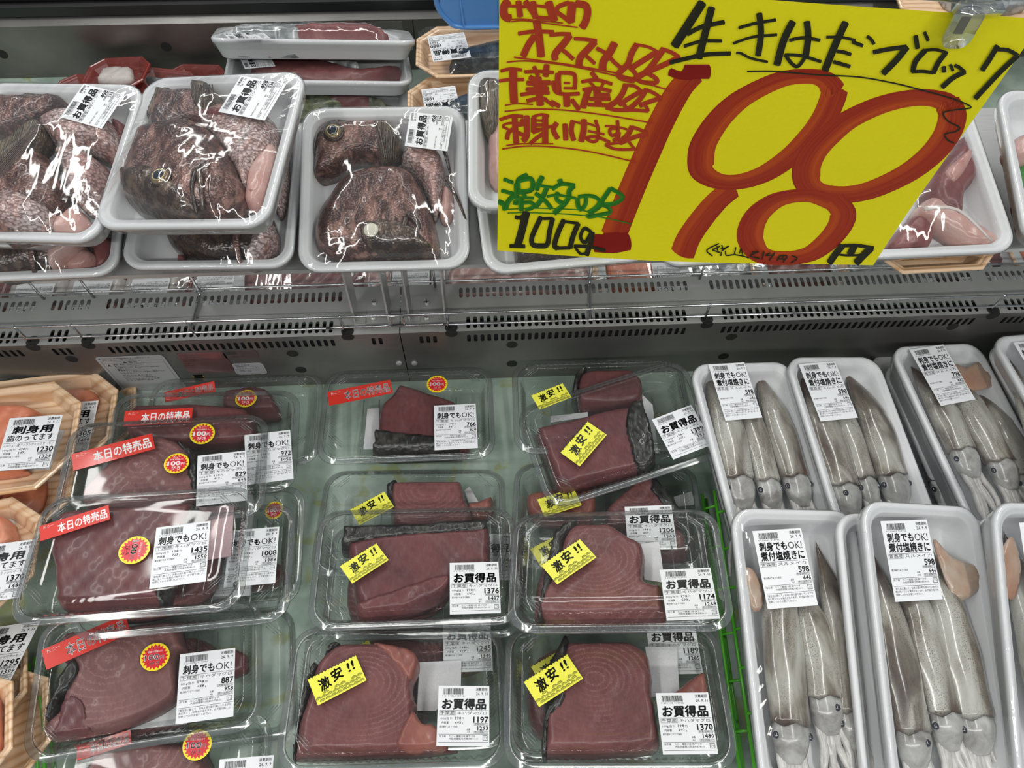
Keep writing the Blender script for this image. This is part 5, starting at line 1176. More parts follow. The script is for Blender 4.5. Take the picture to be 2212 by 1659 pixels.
# trays around the sign
t, M, w, l = tray('F4', 'foam', 'white foam tray with a dark tail, half hidden by the left edge of the sign', 'sea_bream_tray', 'foam trays of sea bream', depth=.03); F = Fr(M, ZB)
e1 = piece(F, M, w, l, 'sea_bream_cut', [(1150,450),(1280,440),(1320,560),(1300,700),(1250,800),(1180,700),(1150,600)], -.029, .04, .014, BREAM_F, 'dark tail fin at the left edge of the sign')
e2 = piece(F, M, w, l, 'sea_bream_cut', [(1240,700),(1420,680),(1440,900),(1300,1050),(1230,1030),(1220,880)], -.029, .03, .012, PINKF, 'pink flesh at the left edge of the sign')
film(t, M, w, l, [e1, e2], nx=44, puff=.5)
t, M, w, l = tray('F4b', 'foam', 'white foam tray under the lower left corner of the sign', 'sea_bream_tray', 'foam trays of sea bream', depth=.03); F = Fr(M, (1000, 480, 4.424))
e1 = piece(F, M, w, l, 'sea_bream', [(490,0),(700,-60),(1000,-40),(1200,60),(1150,280),(900,330),(700,360),(560,390),(500,300)], -.029, .030, .014, BREAM_K, 'dark head under the lower left corner of the sign')
e2 = piece(F, M, w, l, 'sea_bream_cut', [(1180,180),(1300,150),(1480,180),(1550,250),(1450,320),(1280,310)], -.029, .026, .012, PINKF, 'greyish pink flesh under the sign')
film(t, M, w, l, [e1, e2], nx=44, puff=.5)
t, M, w, l = tray('F5b', 'foam', 'white foam tray under the middle of the sign, with a tan fin', 'sea_bream_tray', 'foam trays of sea bream', depth=.03); F = Fr(M, (1480, 480, 5.027))
e1 = piece(F, M, w, l, 'sea_bream_cut', [(110,150),(300,100),(500,150),(640,330),(450,340),(260,380),(240,330),(120,290)], -.029, .024, .008, BREAM_F, 'olive tan fin showing under the sign')
film(t, M, w, l, [e1], nx=36, puff=.3)
t, M, w, l = tray('F5', 'foam', 'white foam tray right of the sign with raw red collar bones', 'sea_bream_tray', 'foam trays of sea bream', depth=.03); F = Fr(M, ZG)
e1 = piece(F, M, w, l, 'fish_bones', [(880,1480),(980,1330),(1060,1290),(1150,1380),(1120,1480),(1000,1500)], -.029, .026, .010, BLOODF, 'dark red flesh at the lower edge of the sign')
e2 = piece(F, M, w, l, 'fish_bones', [(1040,1290),(1120,1180),(1230,1230),(1380,1330),(1520,1420),(1520,1470),(1380,1480),(1200,1380)], -.029, .030, .012, PINKF, 'long pink collar bone right of the sign')
e3 = piece(F, M, w, l, 'fish_bones', [(1110,1180),(1160,1000),(1250,900),(1340,810),(1420,860),(1410,1050),(1340,1150),(1310,1330),(1200,1270)], -.029, .034, .014, BLOODF, 'dark wet collar piece right of the sign')
childslab(e3, F, M, 'flesh', [(1180,1050),(1260,960),(1340,900),(1380,940),(1330,1060),(1250,1130)], -.029, .037, .008, PINKF, w, l, mg=.013)
ridge_tubes(e2, F, M, [[(1060,1280,.012),(1250,1300,.016),(1500,1440,.0)]], .006, .003, WHITEF, 'bone')
film(t, M, w, l, [e1, e2, e3], nx=56, puff=.5)
t, M, w, l = tray('F6', 'foam', 'white foam tray at the right edge with a green leaf sheet', 'sea_bream_tray', 'foam trays of sea bream', depth=.03); F = Fr(M, ZG)
e1 = piece(F, M, w, l, 'fish_bones', [(1600,860),(1700,800),(1760,900),(1720,960),(1620,950)], -.029, .03, .012, PINKF, 'pink fish piece above the green leaf sheet')
g1 = piece(F, M, w, l, 'leaf_sheet', [(1560,950),(1640,920),(1760,1000),(1760,1250),(1640,1180),(1600,1080)], -.029, .004, .002, M_('leaf_green', (.05, .22, .04), .35), 'green plastic leaf sheet in the right edge tray', 'garnish')
e2 = piece(F, M, w, l, 'fish_bones', [(1640,1200),(1760,1250),(1760,1400),(1680,1380),(1640,1300)], -.029, .02, .008, BLOODF, 'dark fish piece below the green leaf sheet')
film(t, M, w, l, [e1, g1, e2], nx=36, puff=.5)
w, l, M = PM_('F5'); Mq = Matrix.Translation((.03, .004, -.036)) @ M
tray(None, 'wood', 'orange wood-print tray under the foam tray right of the sign', 'wood_print_tray', 'wood-print trays', Mq, w, l, depth=.022)

# --- trays on the far deck
def far_tray(key, kind, label, foods, lbl=None, price=('1080', '1167'), name='far_tray', zoom=(0, 0, 2.0), depth=.026, kk='A', flip=True):
    t, M, w, l = tray(key, kind, label, name, 'trays on the far deck', depth=depth); F = Fr(M, zoom); th = []
    for n_, pts, h, r, mat, lb in foods:
        P = clip_rect(F.pts(pts, -depth+h*.6), w-.03, l-.03); o = pillow(n_, P, -depth+.0008, h, r, mat, M=M, step=.005, seed=random.random()*5); tag(o, lb, 'fish', 'fish on the far deck'); th.append(o)
    film(t, M, w, l, th, nx=34, mode='r' if kind == 'foam' else 'o')
    if lbl:
        Ml, k = place3(F, *lbl, .012, 60, 66); price_label(t, Ml, kk, '26. 9. 11', *price, '198', None, k)
    return t, M, F, th
t, M, F, th = far_tray('B1', 'foam', 'white foam tray tipped up at the rear, topmost of the fillet trays', [('fish_fillet', [(1150,190),(1180,165),(1400,150),(1560,145),(1650,165),(1710,215),(1500,215),(1250,200)], .05, .016, BLOODF, 'dark red fillet in the tipped tray at the rear'), ('fish_fillet', [(1000,170),(1100,150),(1400,145),(1300,175),(1150,185)], .046, .01, SILVER, 'silvery fillet in the tipped tray at the rear')], ((1168,150),(996,140),(1140,172)), depth=.028)
far_tray('B2', 'foam', 'white foam tray under the tipped one at the rear', [('fish_fillet', [(1080,300),(1200,270),(1400,285),(1550,320),(1740,300),(1640,340),(1480,355),(1300,350),(1150,330)], .034, .012, BLOODF, 'red fillet with a ragged gill end in the second rear tray'), ('fish_fillet', [(1100,290),(1200,262),(1500,275),(1560,320),(1400,290),(1200,280)], .038, .008, SILVER, 'grey skin fillet in the second rear tray')], ((1190,262),(1050,245),(1175,290)))
far_tray('B3', 'foam', 'white foam tray with a green-backed fish, behind the two-head tray', [('whole_fish', [(1180,470),(1300,425),(1450,420),(1600,432),(1690,442),(1500,460),(1300,490)], .034, .010, GREENFISH, 'green-backed fish in the rear foam tray'), ('fish_fillet', [(1380,450),(1500,430),(1620,440),(1500,462)], .036, .006, BLOODF, 'opened red belly of the green-backed fish')])
far_tray('M1', 'wood', 'wood-print tray of mackerel priced 1080, directly left of the sign at the rear', [('mackerel', [(1940,270),(2010,225),(2150,190),(2300,170),(2450,200),(2450,270),(2200,270),(2050,285)], .036, .014, MACK, 'blue-black mackerel in the rear 1080 tray')], ((2016,252),(1870,276),(2006,132)), depth=.024)
far_tray('M2', 'wood', 'second wood-print tray of mackerel, in front of the rear one', [('mackerel', [(1900,520),(1960,440),(2100,400),(2300,380),(2300,500),(2000,520)], .036, .014, MACK, 'blue-black mackerel in the second 1080 tray')], ((1980,480),(1840,500),(1966,366)), depth=.024)
w, l, M = PM_('M2')
for i in range(2): tray(None, 'wood', ('upper', 'lower')[i]+' wood-print tray stacked under the second mackerel tray', 'wood_print_tray', 'wood-print trays', Matrix.Translation((.005, -.012, -.030*(i+1))) @ M, w, l, depth=.024)
for key, lb, pts, mt in (('R1', 'red octagonal tray standing highest of the four at the rear left', [(430,330),(470,270),(560,265),(570,300),(560,350),(430,355)], WHITEF), ('R0', 'red tray at the far left of the rear four', [(330,350),(370,335),(380,355)], WHITEF), ('R2', 'red tray third from the left at the rear, with dark-skinned slices', [(630,310),(710,305),(715,355),(620,355)], SILVER), ('R3', 'red tray rightmost of the rear four', [(780,310),(850,300),(960,310),(960,330),(790,330)], WHITEF)):
    far_tray(key, 'red', lb, [('fish_slices', pts, .012, .005, mt, 'sliced fish in the '+lb.replace(' standing highest of the four at the rear left', ' standing highest at the rear'))] if key != 'R0' else [], depth=.018, name='red_tray')

# row right behind the divider, seen under the fish shelf
def row(px, py, z, w, l, kind, label, food=None, lbl=True, yaw=0, fl='', price=('680', '734'), mt=None, depth=.02, lkx=0):
    c = on_z(px, py, z); M = pose(c[0], c[1], z, yaw, 0, 0); t, M, w, l = tray(None, kind, label, 'far_tray', 'trays close behind the divider', M, w, l, depth=depth); th = []
    if food:
        P = [(w*.5*a, l*.5*b2) for a, b2 in food]; o = pillow('fish_piece', P, -depth+.001, depth*1.1, .007, mt, M=M, step=.006, seed=px*.01); tag(o, fl, 'fish', 'fish close behind the divider'); th = [o]
    film(t, M, w, l, th, nx=26, mode='r' if kind == 'foam' else 'o')
    if lbl: price_label(t, Matrix.Translation((lkx, -l/2+.040, .0065)) @ Matrix.Rotation(PI, 4, 'Z'), 'B', '26. 9. 9', *price, '198', None, .9)
    return t
OV = [(-.7, -.5), (-.2, -.65), (.5, -.55), (.7, 0), (.4, .5), (-.3, .6), (-.7, .3)]
row(-40, 625, .085, .115, .15, 'red', 'red tray at the left edge behind the divider', None)
row(85, 618, .085, .115, .15, 'red', 'second red tray from the left behind the divider', OV, mt=WHITEF, fl='white fish slices in the second red tray behind the divider')
row(208, 612, .085, .115, .15, 'red', 'third red tray from the left behind the divider', OV, mt=WHITEF, fl='white fish slices in the third red tray behind the divider')
row(332, 607, .085, .115, .15, 'red', 'rightmost red tray behind the divider, beside the foam tray of red meat', OV, mt=WHITEF, fl='white fish slices in the rightmost red tray behind the divider')
row(590, 590, .085, .30, .15, 'foam', 'long foam tray of dark red fish behind the divider', [(-.2, -.75), (.3, -.8), (.85, -.6), (.85, .5), (-.2, .5)], mt=BLOODF, fl='dark red fish in the long foam tray behind the divider', lkx=-.08)
row(860, 590, .085, .14, .15, 'foam', 'foam tray behind the upright blades', OV, mt=PINKF, fl='fish in the foam tray behind the upright blades', lkx=.02)
row(1120, 578, .085, .26, .15, 'foam', 'foam tray of pale fish behind the right slotted grill', [(-.8, -.6), (-.2, -.8), (.5, -.7), (.8, -.3), (.6, .4), (-.6, .5)], mt=PINKF, fl='pale pink and white fish behind the right slotted grill', lbl=False)
row(1400, 572, .085, .17, .15, 'wood', 'wood-print tray behind the divider under the sign', OV, mt=SALMON, fl='fish in the wood-print tray under the sign', price=('1080', '1167'), lkx=.03)
row(1560, 562, .085, .13, .15, 'foam', 'foam tray of silver fish behind the divider under the sign', OV, mt=SILVER, fl='silver spotted fish behind the divider', lbl=False)
row(1720, 556, .085, .15, .15, 'wood', 'second wood-print tray behind the divider under the sign', OV, mt=TUNA_O, fl='fish in the second wood-print tray under the sign', lbl=False)
row(1890, 550, .085, .15, .15, 'foam', 'foam tray of silver fish right of the wood-print trays under the sign', OV, mt=SILVER, fl='silver fish in the foam tray right of the wood-print ones', lbl=False)
row(2080, 540, .085, .17, .15, 'foam', 'foam tray with an upturned label behind the right end of the divider', OV, mt=BLOODF, fl='dark fish at the right end behind the divider', price=('780', '842'))
row(2290, 530, .085, .17, .15, 'wood', 'wood-print tray at the right edge behind the divider', OV, mt=SALMON, fl='fish in the wood-print tray at the right edge', lbl=False)
# ------------------------------------------------------------------ green shelf dividers
def green_divider(a, b, loops, side, label, zr=.03):
    A0 = Vector(on_z(*a, zr)); B0 = Vector(on_z(*b, zr)); d = (B0-A0).normalized(); n = Vector((d.y, -d.x, 0))*side
    M = Matrix.Translation(A0-Vector((0, 0, zr))); Mi = M.inverted(); t = empty('shelf_divider', M, label, 'divider', 'green plastic dividers')
    L = (B0-A0).length
    def tb(nm, pts, r=.0021): MB().tube([Mi @ p for p in pts], r, 8).build(nm, GREENP, t, None, True)
    tb('rail', [A0, B0]); tb('rail', [A0-n*.013-Vector((0, 0, .012)), B0-n*.013-Vector((0, 0, .012))]); tb('rail', [A0-n*.004-Vector((0, 0, .028)), B0-n*.004-Vector((0, 0, .028))])
    for s in np.arange(.02, L, .052): p = A0+d*s; tb('rung', [p, p-n*.013-Vector((0, 0, .012)), p-n*.004-Vector((0, 0, .028))], .0016)
    n = n*.62+Vector((0, 0, 1.0))
    for s in loops:
        p = A0+d*s; q = p+d*.048; tb('loop', [Vector(v) for v in crom([tuple(p), tuple(p+n*.012+d*.002), tuple(p+n*.019+d*.014), tuple(p+n*.020+d*.034), tuple(p+n*.012+d*.046), tuple(q)], 4, False)], .0018)
    return t
green_divider((1543, 1060), (1636, 1700), [.03, .125, .215], -1, 'green plastic divider between the tuna packs and the front left squid tray', .065)
green_divider((75, 1420), (100, 1700), [.05], -1, 'green plastic divider showing beneath the 887 pack at the left')
# ------------------------------------------------------------------ blue plastic bracket at the rear
c = on_y(1030, 22, 1.15); M = Matrix.Translation(tuple(c)); t = empty('plastic_bracket', M, 'blue plastic bracket at the top edge, left of the yellow sign', 'bracket')
mb = MB(); P = [(-.062, .012), (-.056, -.014), (-.030, -.030), (.07, -.030), (.09, .03), (-.05, .05)]
mb.add([(x, -.002, z) for x, z in P]+[(x, .003, z) for x, z in P], [tuple(range(6)), tuple(range(11, 5, -1))]+[(i, i+6, (i+1) % 6+6, (i+1) % 6) for i in range(6)]); mb.build('back_plate', BLUE, t)
mb = MB(); 
E_ = crom([(-.066, .02), (-.063, 0), (-.050, -.020), (-.026, -.034), (.075, -.034)], 4, False); mb.tube([(x, -.003, z+.006) for x, z in E_], .0042, 8); mb.build('lip', BLUE, t, None, True)
for x in (-.022, .040): MB().add([(x-.0015, -.007, -.03), (x+.0015, -.007, -.03), (x+.0015, 0, -.03), (x-.0015, 0, -.03), (x-.008, -.001, .04), (x-.005, -.001, .04), (x-.005, .001, .04), (x-.008, .001, .04)], [(0, 1, 5, 4), (1, 2, 6, 5), (2, 3, 7, 6), (3, 0, 4, 7), (3, 2, 1, 0), (4, 5, 6, 7)]).build('rib', BLUE, t)
# ------------------------------------------------------------------ the yellow price card
SM = Matrix.Translation((.196, .458, .530)) @ Matrix.Rotation(R(-6.3), 4, 'Z') @ Matrix.Rotation(R(87.9), 4, 'X')
SW, SH = .364, .257
sign = empty('price_card', SM, 'big yellow hand-lettered price card reading 198 yen per 100 g', 'sign')
def curl(x, y): return .004*math.sin((x/SW+.5)*PI*1.3)+.0035*max(0, -y/SH-.1)**2*8
NX, NY = 30, 20; vs = []; fs = []
fS = Fr(SM)
CO = [np.array(fS(*q)) for q in ((1075, 533), (1886, 571), (1079, -60), (2259, 49))]
for s in (0, 1):
    for j in range(NY+1):
        for i in range(NX+1): u_ = i/NX; v_ = j/NY; x, y = (CO[0]*(1-u_)+CO[1]*u_)*(1-v_)+(CO[2]*(1-u_)+CO[3]*u_)*v_; vs.append((x, y, curl(x, y)-s*.0004))
for j in range(NY):
    for i in range(NX): a = j*(NX+1)+i; fs.append((a, a+1, a+NX+2, a+NX+1)); o_ = (NX+1)*(NY+1); fs.append((o_+a, o_+a+NX+1, o_+a+NX+2, o_+a+1))
me = new_mesh('card', vs, fs, YCARD, True); obj('card', me, sign)
XL = min(CO[0][0], CO[2][0])
class Ink:
    def __init__(s, z0=.0001, wk=1.15, flip=False): s.v = []; s.f = []; s.a = []; s.k = 0; s.z0 = z0; s.wk = wk; s.flip = flip
    def stroke(s, F, pts, wx, wy=None, n=6, nib=None, taper=.0):
        """pts in crop px, wx nib size in crop px"""
        P = crom(pts, n, False) if len(pts) > 2 else np.array([np.array(pts[0])*(1-t)+np.array(pts[1])*t for t in np.linspace(0, 1, 9)])
        d = np.gradient(P, axis=0); d /= np.linalg.norm(d, axis=1)[:, None]+1e-9; nr = np.stack([-d[:, 1], d[:, 0]], 1)
        wy = wx if wy is None else wy; W = np.sqrt((nr[:, 0]*wx)**2+(nr[:, 1]*wy)**2)/2
        m = len(P); t = np.linspace(0, 1, m); W = W*(1-taper*(t**3))*s.wk
        L = np.cumsum(np.r_[0, np.linalg.norm(np.diff(P, axis=0), axis=1)])/max(wx, 1)
        s.k += 1; zz = s.z0+.00003*(s.k % 12)
        K = 5; base = len(s.v)
        for i in range(m):
            for j in range(K+1):
                u = j/K; q = P[i]+nr[i]*W[i]*(2*u-1)
                if i == 0: q = q-d[i]*W[i]*.25*(1-(2*u-1)**2)
                if i == m-1: q = q+d[i]*W[i]*.25*(1-(2*u-1)**2)
                x, y = F(q[0], q[1], 0); s.v.append((x, y, curl(x, y)+zz)); s.a.append((1-u if s.flip else u, L[i]*.12+s.k*3.1, s.k*1.7))
        for i in range(m-1):
            for j in range(K): a = base+i*(K+1)+j; s.f.append((a, a+1, a+K+2, a+K+1))
    def build(s, name, mat, lab_=None):
        # keep strokes inside the card
        v = [(max(XL+.0006, x), y, z) for x, y, z in s.v]
        me = new_mesh(name, v, s.f, mat); a = me.attributes.new('acr', 'FLOAT_VECTOR', 'POINT'); a.data.foreach_set('vector', np.array(s.a, 'f').ravel())
        o = obj(name, me, sign)
        if lab_: o['label'] = lab_
        return o
fA = Fr(SM, (1070, 0, 5.395)); fB = Fr(SM, (1070, 220, 5.184)); fC = Fr(SM, (1400, 0, 4.809)); fD = Fr(SM, (1780, 0, 5.120)); fE = Fr(SM, (1480, 480, 5.027)); fF = Fr(SM, (1050, 0, 2.765)); fG = Fr(SM, ZG)
def run(ink, F, L):
    for it in L: ink.stroke(F, it[0], it[1], *(it[2:]))
# the big figures
big = Ink()
run(big, fF, [([(1240,420),(1150,520),(1050,700),(960,900),(870,1110),(760,1380)], 140, 80), ([(1470,1110),(1380,1180),(1290,1280),(1210,1390),(1170,1480)], 130, 90)])
big.flip = True
run(big, fG, [([(560,540),(500,470),(400,443),(230,462),(20,560),(-120,680),(-215,820),(-240,920),(-225,1010),(-130,1065),(0,1068),(150,1020),(300,920),(420,800),(500,690),(545,590),(560,530)], 140, 78),
              ([(1265,680),(1200,610),(1050,590),(850,625),(650,710),(520,810),(430,910),(390,1010),(410,1100),(490,1150),(640,1165),(800,1135),(1000,1045),(1150,930),(1240,810),(1270,700),(1240,630)], 150, 88),
              ([(570,1220),(420,1165),(250,1175),(130,1240),(65,1330),(60,1420),(130,1500),(260,1522),(400,1505),(510,1440),(590,1350),(610,1270),(560,1200)], 140, 68)])
big.build('price_figures', MRED, 'huge red marker figures 198')
dr = Ink(.0006); run(dr, fF, [([(1185,405),(1330,405)], 110, 75), ([(1095,405),(1150,425),(1230,430)], 42), ]); dr.build('upper_serif', MDRED, 'dark red double stroke on top of the figure 1'); dr = Ink(.0006); run(dr, fF, [([(650,1418),(760,1422),(852,1405)], 100, 88), ([(700,1380),(800,1375)], 30)]); dr.build('lower_serif', MDRED, 'dark red foot of the figure 1')
red = Ink(.0006, 1.2)
run(red, fA, [([(150,0),(100,80),(110,180),(180,205)],80),([(160,60),(320,60),(340,80)],30),([(270,0),(290,180)],60),([(350,0),(430,110),(470,170)],60),([(440,0),(450,100),(470,190)],60),([(620,0),(650,100),(690,220)],80),([(480,45),(600,60)],30),([(480,180),(700,195)],40),
 ([(860,0),(740,50),(720,110),(800,170),(880,235)],45),([(900,0),(885,120),(875,225)],85),([(940,10),(1050,30),(1075,110),(1050,220),(1010,290)],72),
 ([(270,380),(450,350),(680,350)],40),([(480,230),(510,400),(535,640)],75),([(460,400),(390,500),(325,640)],65),
 ([(635,385),(760,370),(880,370)],40),([(870,380),(800,480),(700,600),(700,670)],68),([(760,540),(830,590),(910,660)],42),
 ([(920,420),(1050,425),(1180,440)],38),([(1160,450),(1080,540),(990,640),(975,740)],68),([(1040,600),(1160,705)],38),
 ([(1390,460),(1340,560),(1260,680),(1250,780)],75),([(1180,525),(1300,590),(1380,680),(1480,760)],40),
 ([(1650,470),(1590,570),(1545,700),(1450,800),(1450,850),(1540,880),(1620,890)],60),([(1640,478),(1780,505),(1890,560)],30),([(1880,560),(1740,650),(1600,740)],55),([(1560,740),(1640,830),(1610,890)],45),
 ([(1960,520),(1880,640),(1770,780),(1650,860)],60),([(1650,860),(1700,910),(1860,920),(1870,870),(1740,790)],45),([(1960,530),(2060,570),(2140,620)],40),([(2140,620),(1980,700),(1760,800)],55),
 ([(65,820),(180,790),(310,800)],34),([(45,935),(180,915),(335,910)],34),([(210,800),(210,1000),(220,1180)],78),
 ([(345,820),(520,810),(680,820)],36),([(450,755),(500,860)],42),([(600,735),(585,870)],58),([(400,880),(520,940),(640,940)],50),([(370,950),(600,960)],50),([(360,1025),(620,1010)],44),([(490,880),(500,1020)],85),([(295,1090),(480,1060),(630,1060)],38),([(515,1060),(525,1205)],72),([(370,1160),(500,1130),(600,1140)],42),([(560,1120),(680,1210)],36),([(650,1160),(750,1210)],46),
 ([(735,830),(730,900),(740,1060)],58),([(740,820),(880,820),(930,860),(925,1010)],42),([(800,940),(870,940)],24),([(800,1000),(900,1000)],28),([(670,920),(700,1040),(800,1070),(980,1060)],38),([(830,1070),(835,1210)],68),([(890,1130),(975,1245)],46),
 ([(1120,810),(1180,880)],46),([(1005,920),(1180,895),(1360,940)],36),([(1100,920),(1170,990)],28),([(1260,920),(1230,990)],28),([(1020,1010),(1180,990),(1350,1020)],38),([(1090,1000),(1050,1120),(1020,1220)],66),([(1150,1070),(1330,1070)],50),([(1180,1000),(1200,1180)],72),([(1100,1120),(1340,1115)],42),([(1080,1185),(1350,1190)],40),
 ([(1520,940),(1480,1050),(1400,1150),(1290,1210)],56),([(1290,1215),(1400,1240),(1540,1240)],40),([(1520,950),(1620,960),(1705,1020)],34),([(1700,1020),(1560,1100),(1440,1180)],46),([(1480,1150),(1540,1240)],40),
 ([(1760,990),(1700,1090),(1600,1190),(1530,1240)],50),([(1530,1240),(1650,1240),(1780,1250)],34),([(1780,1250),(1750,1190),(1690,1160)],34),([(1760,1000),(1850,1040),(1930,1095)],36),([(1925,1100),(1800,1140),(1680,1190)],46)])
run(red, fB, [([(50,195),(180,150),(310,150)],34),([(215,130),(225,300),(235,450)],56),([(80,260),(150,230),(290,225),(290,250),(250,250)],24),([(80,270),(150,300)],24),([(210,290),(150,330),(130,410)],42),([(230,320),(320,360)],40),([(350,140),(355,250),(350,370),(310,420)],56),([(290,180),(330,250)],36),
 ([(415,150),(520,120),(600,135)],28),([(430,160),(430,320)],52),([(560,140),(560,440)],58),([(460,190),(560,190)],26),([(460,240),(560,240)],32),([(460,290),(560,285)],32),([(420,330),(600,260),(700,230)],28),([(540,330),(460,390),(390,450)],38),
 ([(690,210),(650,290),(700,385)],48),([(780,220),(790,400)],50),([(870,180),(850,290),(880,400)],48),([(880,190),(1010,220)],22),([(990,165),(990,280),(960,410)],58),
 ([(1010,200),(1160,245)],22),([(1040,290),(1220,325)],24),([(1120,170),(1150,270),(1140,390),(1080,410),(1020,370),(1140,360),(1280,415)],32),
 ([(1230,235),(1350,240),(1480,270)],22),([(1365,170),(1370,300),(1310,340),(1280,300),(1300,260),(1370,260)],34),([(1385,300),(1370,360),(1320,400)],38),
 ([(1530,235),(1480,330),(1380,420)],50),([(1380,420),(1230,440)],26),([(1230,445),(1350,490),(1560,490)],28),([(1560,490),(1490,400)],28),([(1530,240),(1620,270),(1700,315)],34),([(1700,318),(1560,350),(1400,420)],44)])
red.build('red_lettering', MREDT, 'red marker lettering in three rows down the left side')
un = Ink(.0010)
run(un, fA, [([(170,215),(300,205),(500,215),(790,240)],14),([(190,238),(350,222),(700,258),(960,285)],14),([(220,650),(500,680),(1000,740),(1430,810)],18),([(135,710),(400,690),(900,740),(1500,860),(2060,1010)],16),([(115,1215),(250,1190),(440,1195)],15),([(110,1285),(400,1250),(800,1250),(1300,1300),(1840,1385)],16)])
run(un, fB, [([(125,475),(300,450),(650,440)],15),([(80,515),(350,475),(700,478),(1100,525),(1580,630)],15)])
un.build('red_underlines', MREDT)
gr = Ink(.0009, 1.2)
run(gr, fB, [([(95,855),(200,890)],36),([(70,980),(200,1010)],36),([(35,1100),(95,1130),(110,1190)],50),([(115,1180),(150,1090),(250,980),(260,860),(360,800)],48),([(250,870),(400,840),(405,960),(260,990)],46),([(235,900),(240,1040)],46),([(210,1050),(430,1050)],28),([(290,990),(330,1040),(210,1110),(400,1100),(420,1150),(340,1180)],36),([(290,1060),(290,1190)],48),
 ([(530,810),(490,880),(460,960)],50),([(500,910),(660,930)],28),([(580,930),(520,1060),(450,1150)],46),([(450,1000),(540,1060),(630,1160)],40),
 ([(720,840),(740,900)],50),([(640,950),(740,890),(890,900)],38),([(880,905),(830,960),(820,1040),(760,1120),(660,1210)],48),([(700,980),(690,1060),(780,1110)],42),([(580,1030),(700,1010),(900,1040)],26),
 ([(920,1040),(930,1130),(970,1165)],44),([(970,1165),(1010,1100),(1015,1020)],40),([(930,1025),(1020,1010),(1110,1020),(1165,1070),(1120,1140),(1040,1190)],36),
 ([(1290,925),(1210,1040),(1170,1120),(1050,1200)],44),([(1040,1215),(1060,1235),(1290,1190)],38),([(1290,1190),(1270,1140),(1180,1100)],36),([(1290,925),(1400,990),(1430,1030)],38),([(1430,1030),(1340,1090),(1180,1110)],40)])
run(gr, fB, [([(140,1180),(300,1170),(500,1160),(900,1165),(1060,1190)],10),([(140,1220),(400,1210),(800,1215),(1200,1245),(1520,1310)],10)])
gr.build('green_lettering', MGRN, 'green marker lettering above the 100 g')
bk = Ink(.0011, 1.15)
run(bk, fB, [([(225,1262),(290,1262),(345,1212)],40),([(350,1205),(300,1400),(250,1570)],74),([(165,1565),(335,1565)],36),([(515,1250),(455,1370),(410,1480),(425,1545),(510,1555),(585,1535),(610,1400),(645,1262)],48),([(540,1268),(645,1262)],30),
 ([(770,1275),(710,1400),(665,1540),(700,1575)],50),([(690,1575),(840,1568)],32),([(840,1568),(870,1450),(930,1310)],50),([(780,1292),(935,1310)],28),
 ([(1075,1400),(1000,1360),(955,1450),(1005,1510),(1070,1410)],34),([(1085,1400),(1070,1500),(1020,1640)],50),([(1010,1625),(950,1625),(890,1555)],26),([(885,1550),(1060,1555),(1230,1590)],32)])
bk.build('weight_lettering', MBLK, 'black marker 100 g at the lower left'); bk = Ink(.0011, 1.15)
run(bk, fC, [([(560,-20),(420,200),(270,435)],80),([(400,310),(560,230),(785,185)],42),([(655,30),(600,250),(520,560)],66),([(370,435),(550,382),(758,380)],32),([(225,605),(400,560),(600,520),(850,510)],40),
 ([(935,245),(1100,200),(1318,165)],30),([(1145,95),(1165,300),(1135,535)],56),([(878,405),(1080,340),(1330,320)],26),([(910,505),(960,510),(1060,560),(1235,602)],24),
 ([(1495,185),(1400,380),(1330,635)],66),([(1460,380),(1600,355),(1778,385)],32),([(1640,190),(1655,350),(1630,550)],60),([(1625,560),(1550,655),(1480,620),(1415,530)],34),([(1415,532),(1580,545),(1790,612)],30),
 ([(2045,205),(1940,430),(1830,705)],66),([(1845,355),(2000,360),(2145,395)],26),([(1955,505),(2030,518),(2100,545)],34),([(1920,615),(2000,640),(2092,670)],36),([(2115,410),(2225,455)],34)])
run(bk, fD, [([(470,380),(510,410),(548,468)],34),([(540,560),(700,530),(910,508)],46),([(915,510),(800,650),(650,800)],62),([(1010,385),(1032,530)],46),([(1110,350),(1152,448)],34),
 ([(1120,555),(1010,680),(985,795)],54),([(1110,555),(1240,550),(1370,592)],30),([(1345,595),(1270,690),(1210,812)],50),([(970,790),(1100,790),(1212,808)],34),
 ([(1325,740),(1332,805)],44),([(1400,720),(1430,792)],32),([(1450,730),(1500,755),(1565,810)],36),([(1565,805),(1430,870),(1310,972)],50),
 ([(1925,520),(1850,650),(1755,792)],52),([(1925,560),(2040,570),(2155,632)],40),([(2150,635),(1950,820),(1680,1105)],50)])
bk.build('title_lettering', MBLK, 'black marker title across the top'); bk = Ink(.0011, 1.15)
run(bk, fE, [([(1705,240),(1640,310),(1560,412)],62),([(1700,242),(1850,240),(2045,272)],32),([(2020,270),(1950,330),(1850,422)],66),([(1835,245),(1785,335)],66),([(1650,325),(1760,340),(1960,340)],20)])
bk.build('yen_sign', MBLK, 'black marker yen sign')
th = Ink(.0011)
run(th, fG, [([(35,403),(200,405),(450,430),(700,450),(900,490),(1050,530),(1250,590),(1360,635),(1375,655),(1300,662),(1215,680),(1240,730),(1310,770),(1290,795),(1225,810),(1240,845),(1280,865)],8)])
th.build('pen_line', MBLK, 'thin black wavy pen line'); th = Ink(.0011)
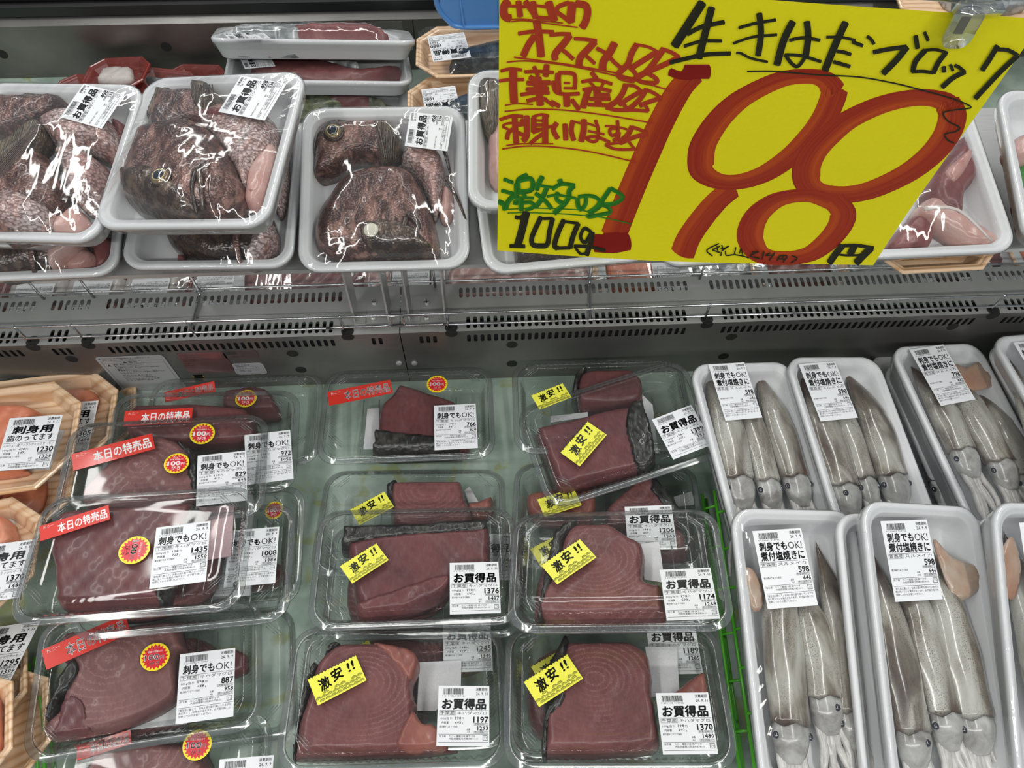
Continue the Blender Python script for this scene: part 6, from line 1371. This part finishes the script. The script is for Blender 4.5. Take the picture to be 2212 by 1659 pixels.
run(th, fE, [(a, 12) for a in ([(360,175),(230,240),(290,300)],[(290,235),(340,220),(370,200)],[(340,200),(350,270)],[(290,240),(370,265)],[(390,190),(400,220)],[(380,230),(440,220)],[(390,250),(470,200),(400,240)],[(385,260),(380,300)],[(430,250),(440,295),(520,290)],[(545,215),(525,290)],[(600,225),(580,280)],[(600,235),(620,300)],[(520,290),(620,310),(680,330)],[(720,275),(790,270),(700,310),(800,340)],[(850,270),(825,350)],[(920,285),(870,310),(960,310)],[(965,285),(905,365)],[(1020,320),(990,370)],[(1020,320),(1100,325),(1055,385)],[(1060,320),(1045,350)],[(1000,350),(1080,355)],[(1150,320),(1210,350),(1140,395)])])
th.build('tax_lettering', MBLK, 'thin tax-included price 214 yen')
# clip and the rod that carries the card
cx, cy = fG(1300, 150); top = fG(1300, 105)[1]
Mc = SM @ Matrix.Translation((cx, top, 0)); clip = empty('sign_clip', Mc, 'clear plastic clip holding the yellow price card', 'clip')
vs_, fs_ = loft(.022, .030, .008, [(0, -.003), (0, .003)], k=5, m=3, cap_top=True, cap_bot=True)
a_, b_ = fG(1290, 200); dx_, dy_ = a_-cx, b_-top
for dz, nm in ((.0085, 'jaw'), (-.0055, 'jaw')):
    jx, jy = fG(1325, 165, dz); obj(nm, new_mesh(nm, [(x*.86+jx-cx, y*.95+jy-top, z*.6+dz) for x, y, z in vs_], fs_, ACRYL, True), clip)
q = MB().tube([(dx_-.012, .014, .002), (dx_+.016, .014, .002)], .0095, 16); q.build('hinge', ACRYL, clip, None, True)
q = MB().tube([(dx_-.010, .020, .006), (dx_+.010, .020, .006)], .0055, 12); q.build('grip', ACRYL, clip, None, True)
jx, jy = fG(1322, 150, .0105); MB().box(jx-cx-.0030, jx-cx+.0030, jy-top-.006, jy-top+.006, .0105, .0110).build('spring_slot', M_('clip_slot_metal', (.22, .22, .18), .35, .6), clip)  # small grey metal rectangle on the front jaw
hp = Mc @ Vector((dx_, .014, .002)); e0 = ray(1700, -40); e0 = Vector(CAMP)+Vector(e0)*((hp-Vector(CAMP)).dot(Vector(FW)))*1.03
d = (e0-hp).normalized(); mb = MB().tube([hp-d*.012, hp+d*.40], .0034, 12); tag(mb.build('sign_rod', CHROME, smooth=True), 'chrome rod running to the clip above the yellow card', 'rod')
# wood-print tray and red star sticker beyond the top right corner
c = on_z(2120, -20, .16); M = pose(c[0]+.05, c[1], .16, 0, .1, 0)
t, M, w, l = tray(None, 'wood', 'wood-print tray behind the clip at the top right corner', 'wood_print_tray', 'wood-print trays', M, .42, .16, depth=.024)
o = pillow('fish_piece', [(-.1, -.03), (-.1, .04), (.02, .04), (.03, -.03)], -.0235, .02, .008, SILVER, M=M); tag(o, 'silver fish piece in the tray behind the clip', 'fish')
film(t, M, w, l, [o], nx=30, mode='o')
a = on_z(2225, 50, .165); Ml = M.inverted() @ Vector(a); n = 24
me = new_mesh('star_sticker', [((.020 if i % 2 else .016)*math.cos(2*PI*i/n), (.020 if i % 2 else .016)*math.sin(2*PI*i/n), z) for z in (0, .0005) for i in range(n)], [tuple(range(n-1, -1, -1)), tuple(range(n, 2*n))]+[(i, (i+1) % n, n+(i+1) % n, n+i) for i in range(n)], SREDD)
obj('star_sticker', me, t, Matrix.Translation((Ml.x, Ml.y, .006)))

bpy.data.objects.remove(_to); bpy.context.view_layer.update()
print('tris', sum(sum(len(p.vertices)-2 for p in m.polygons)*m.users for m in bpy.data.meshes), 'objects', len(bpy.data.objects))
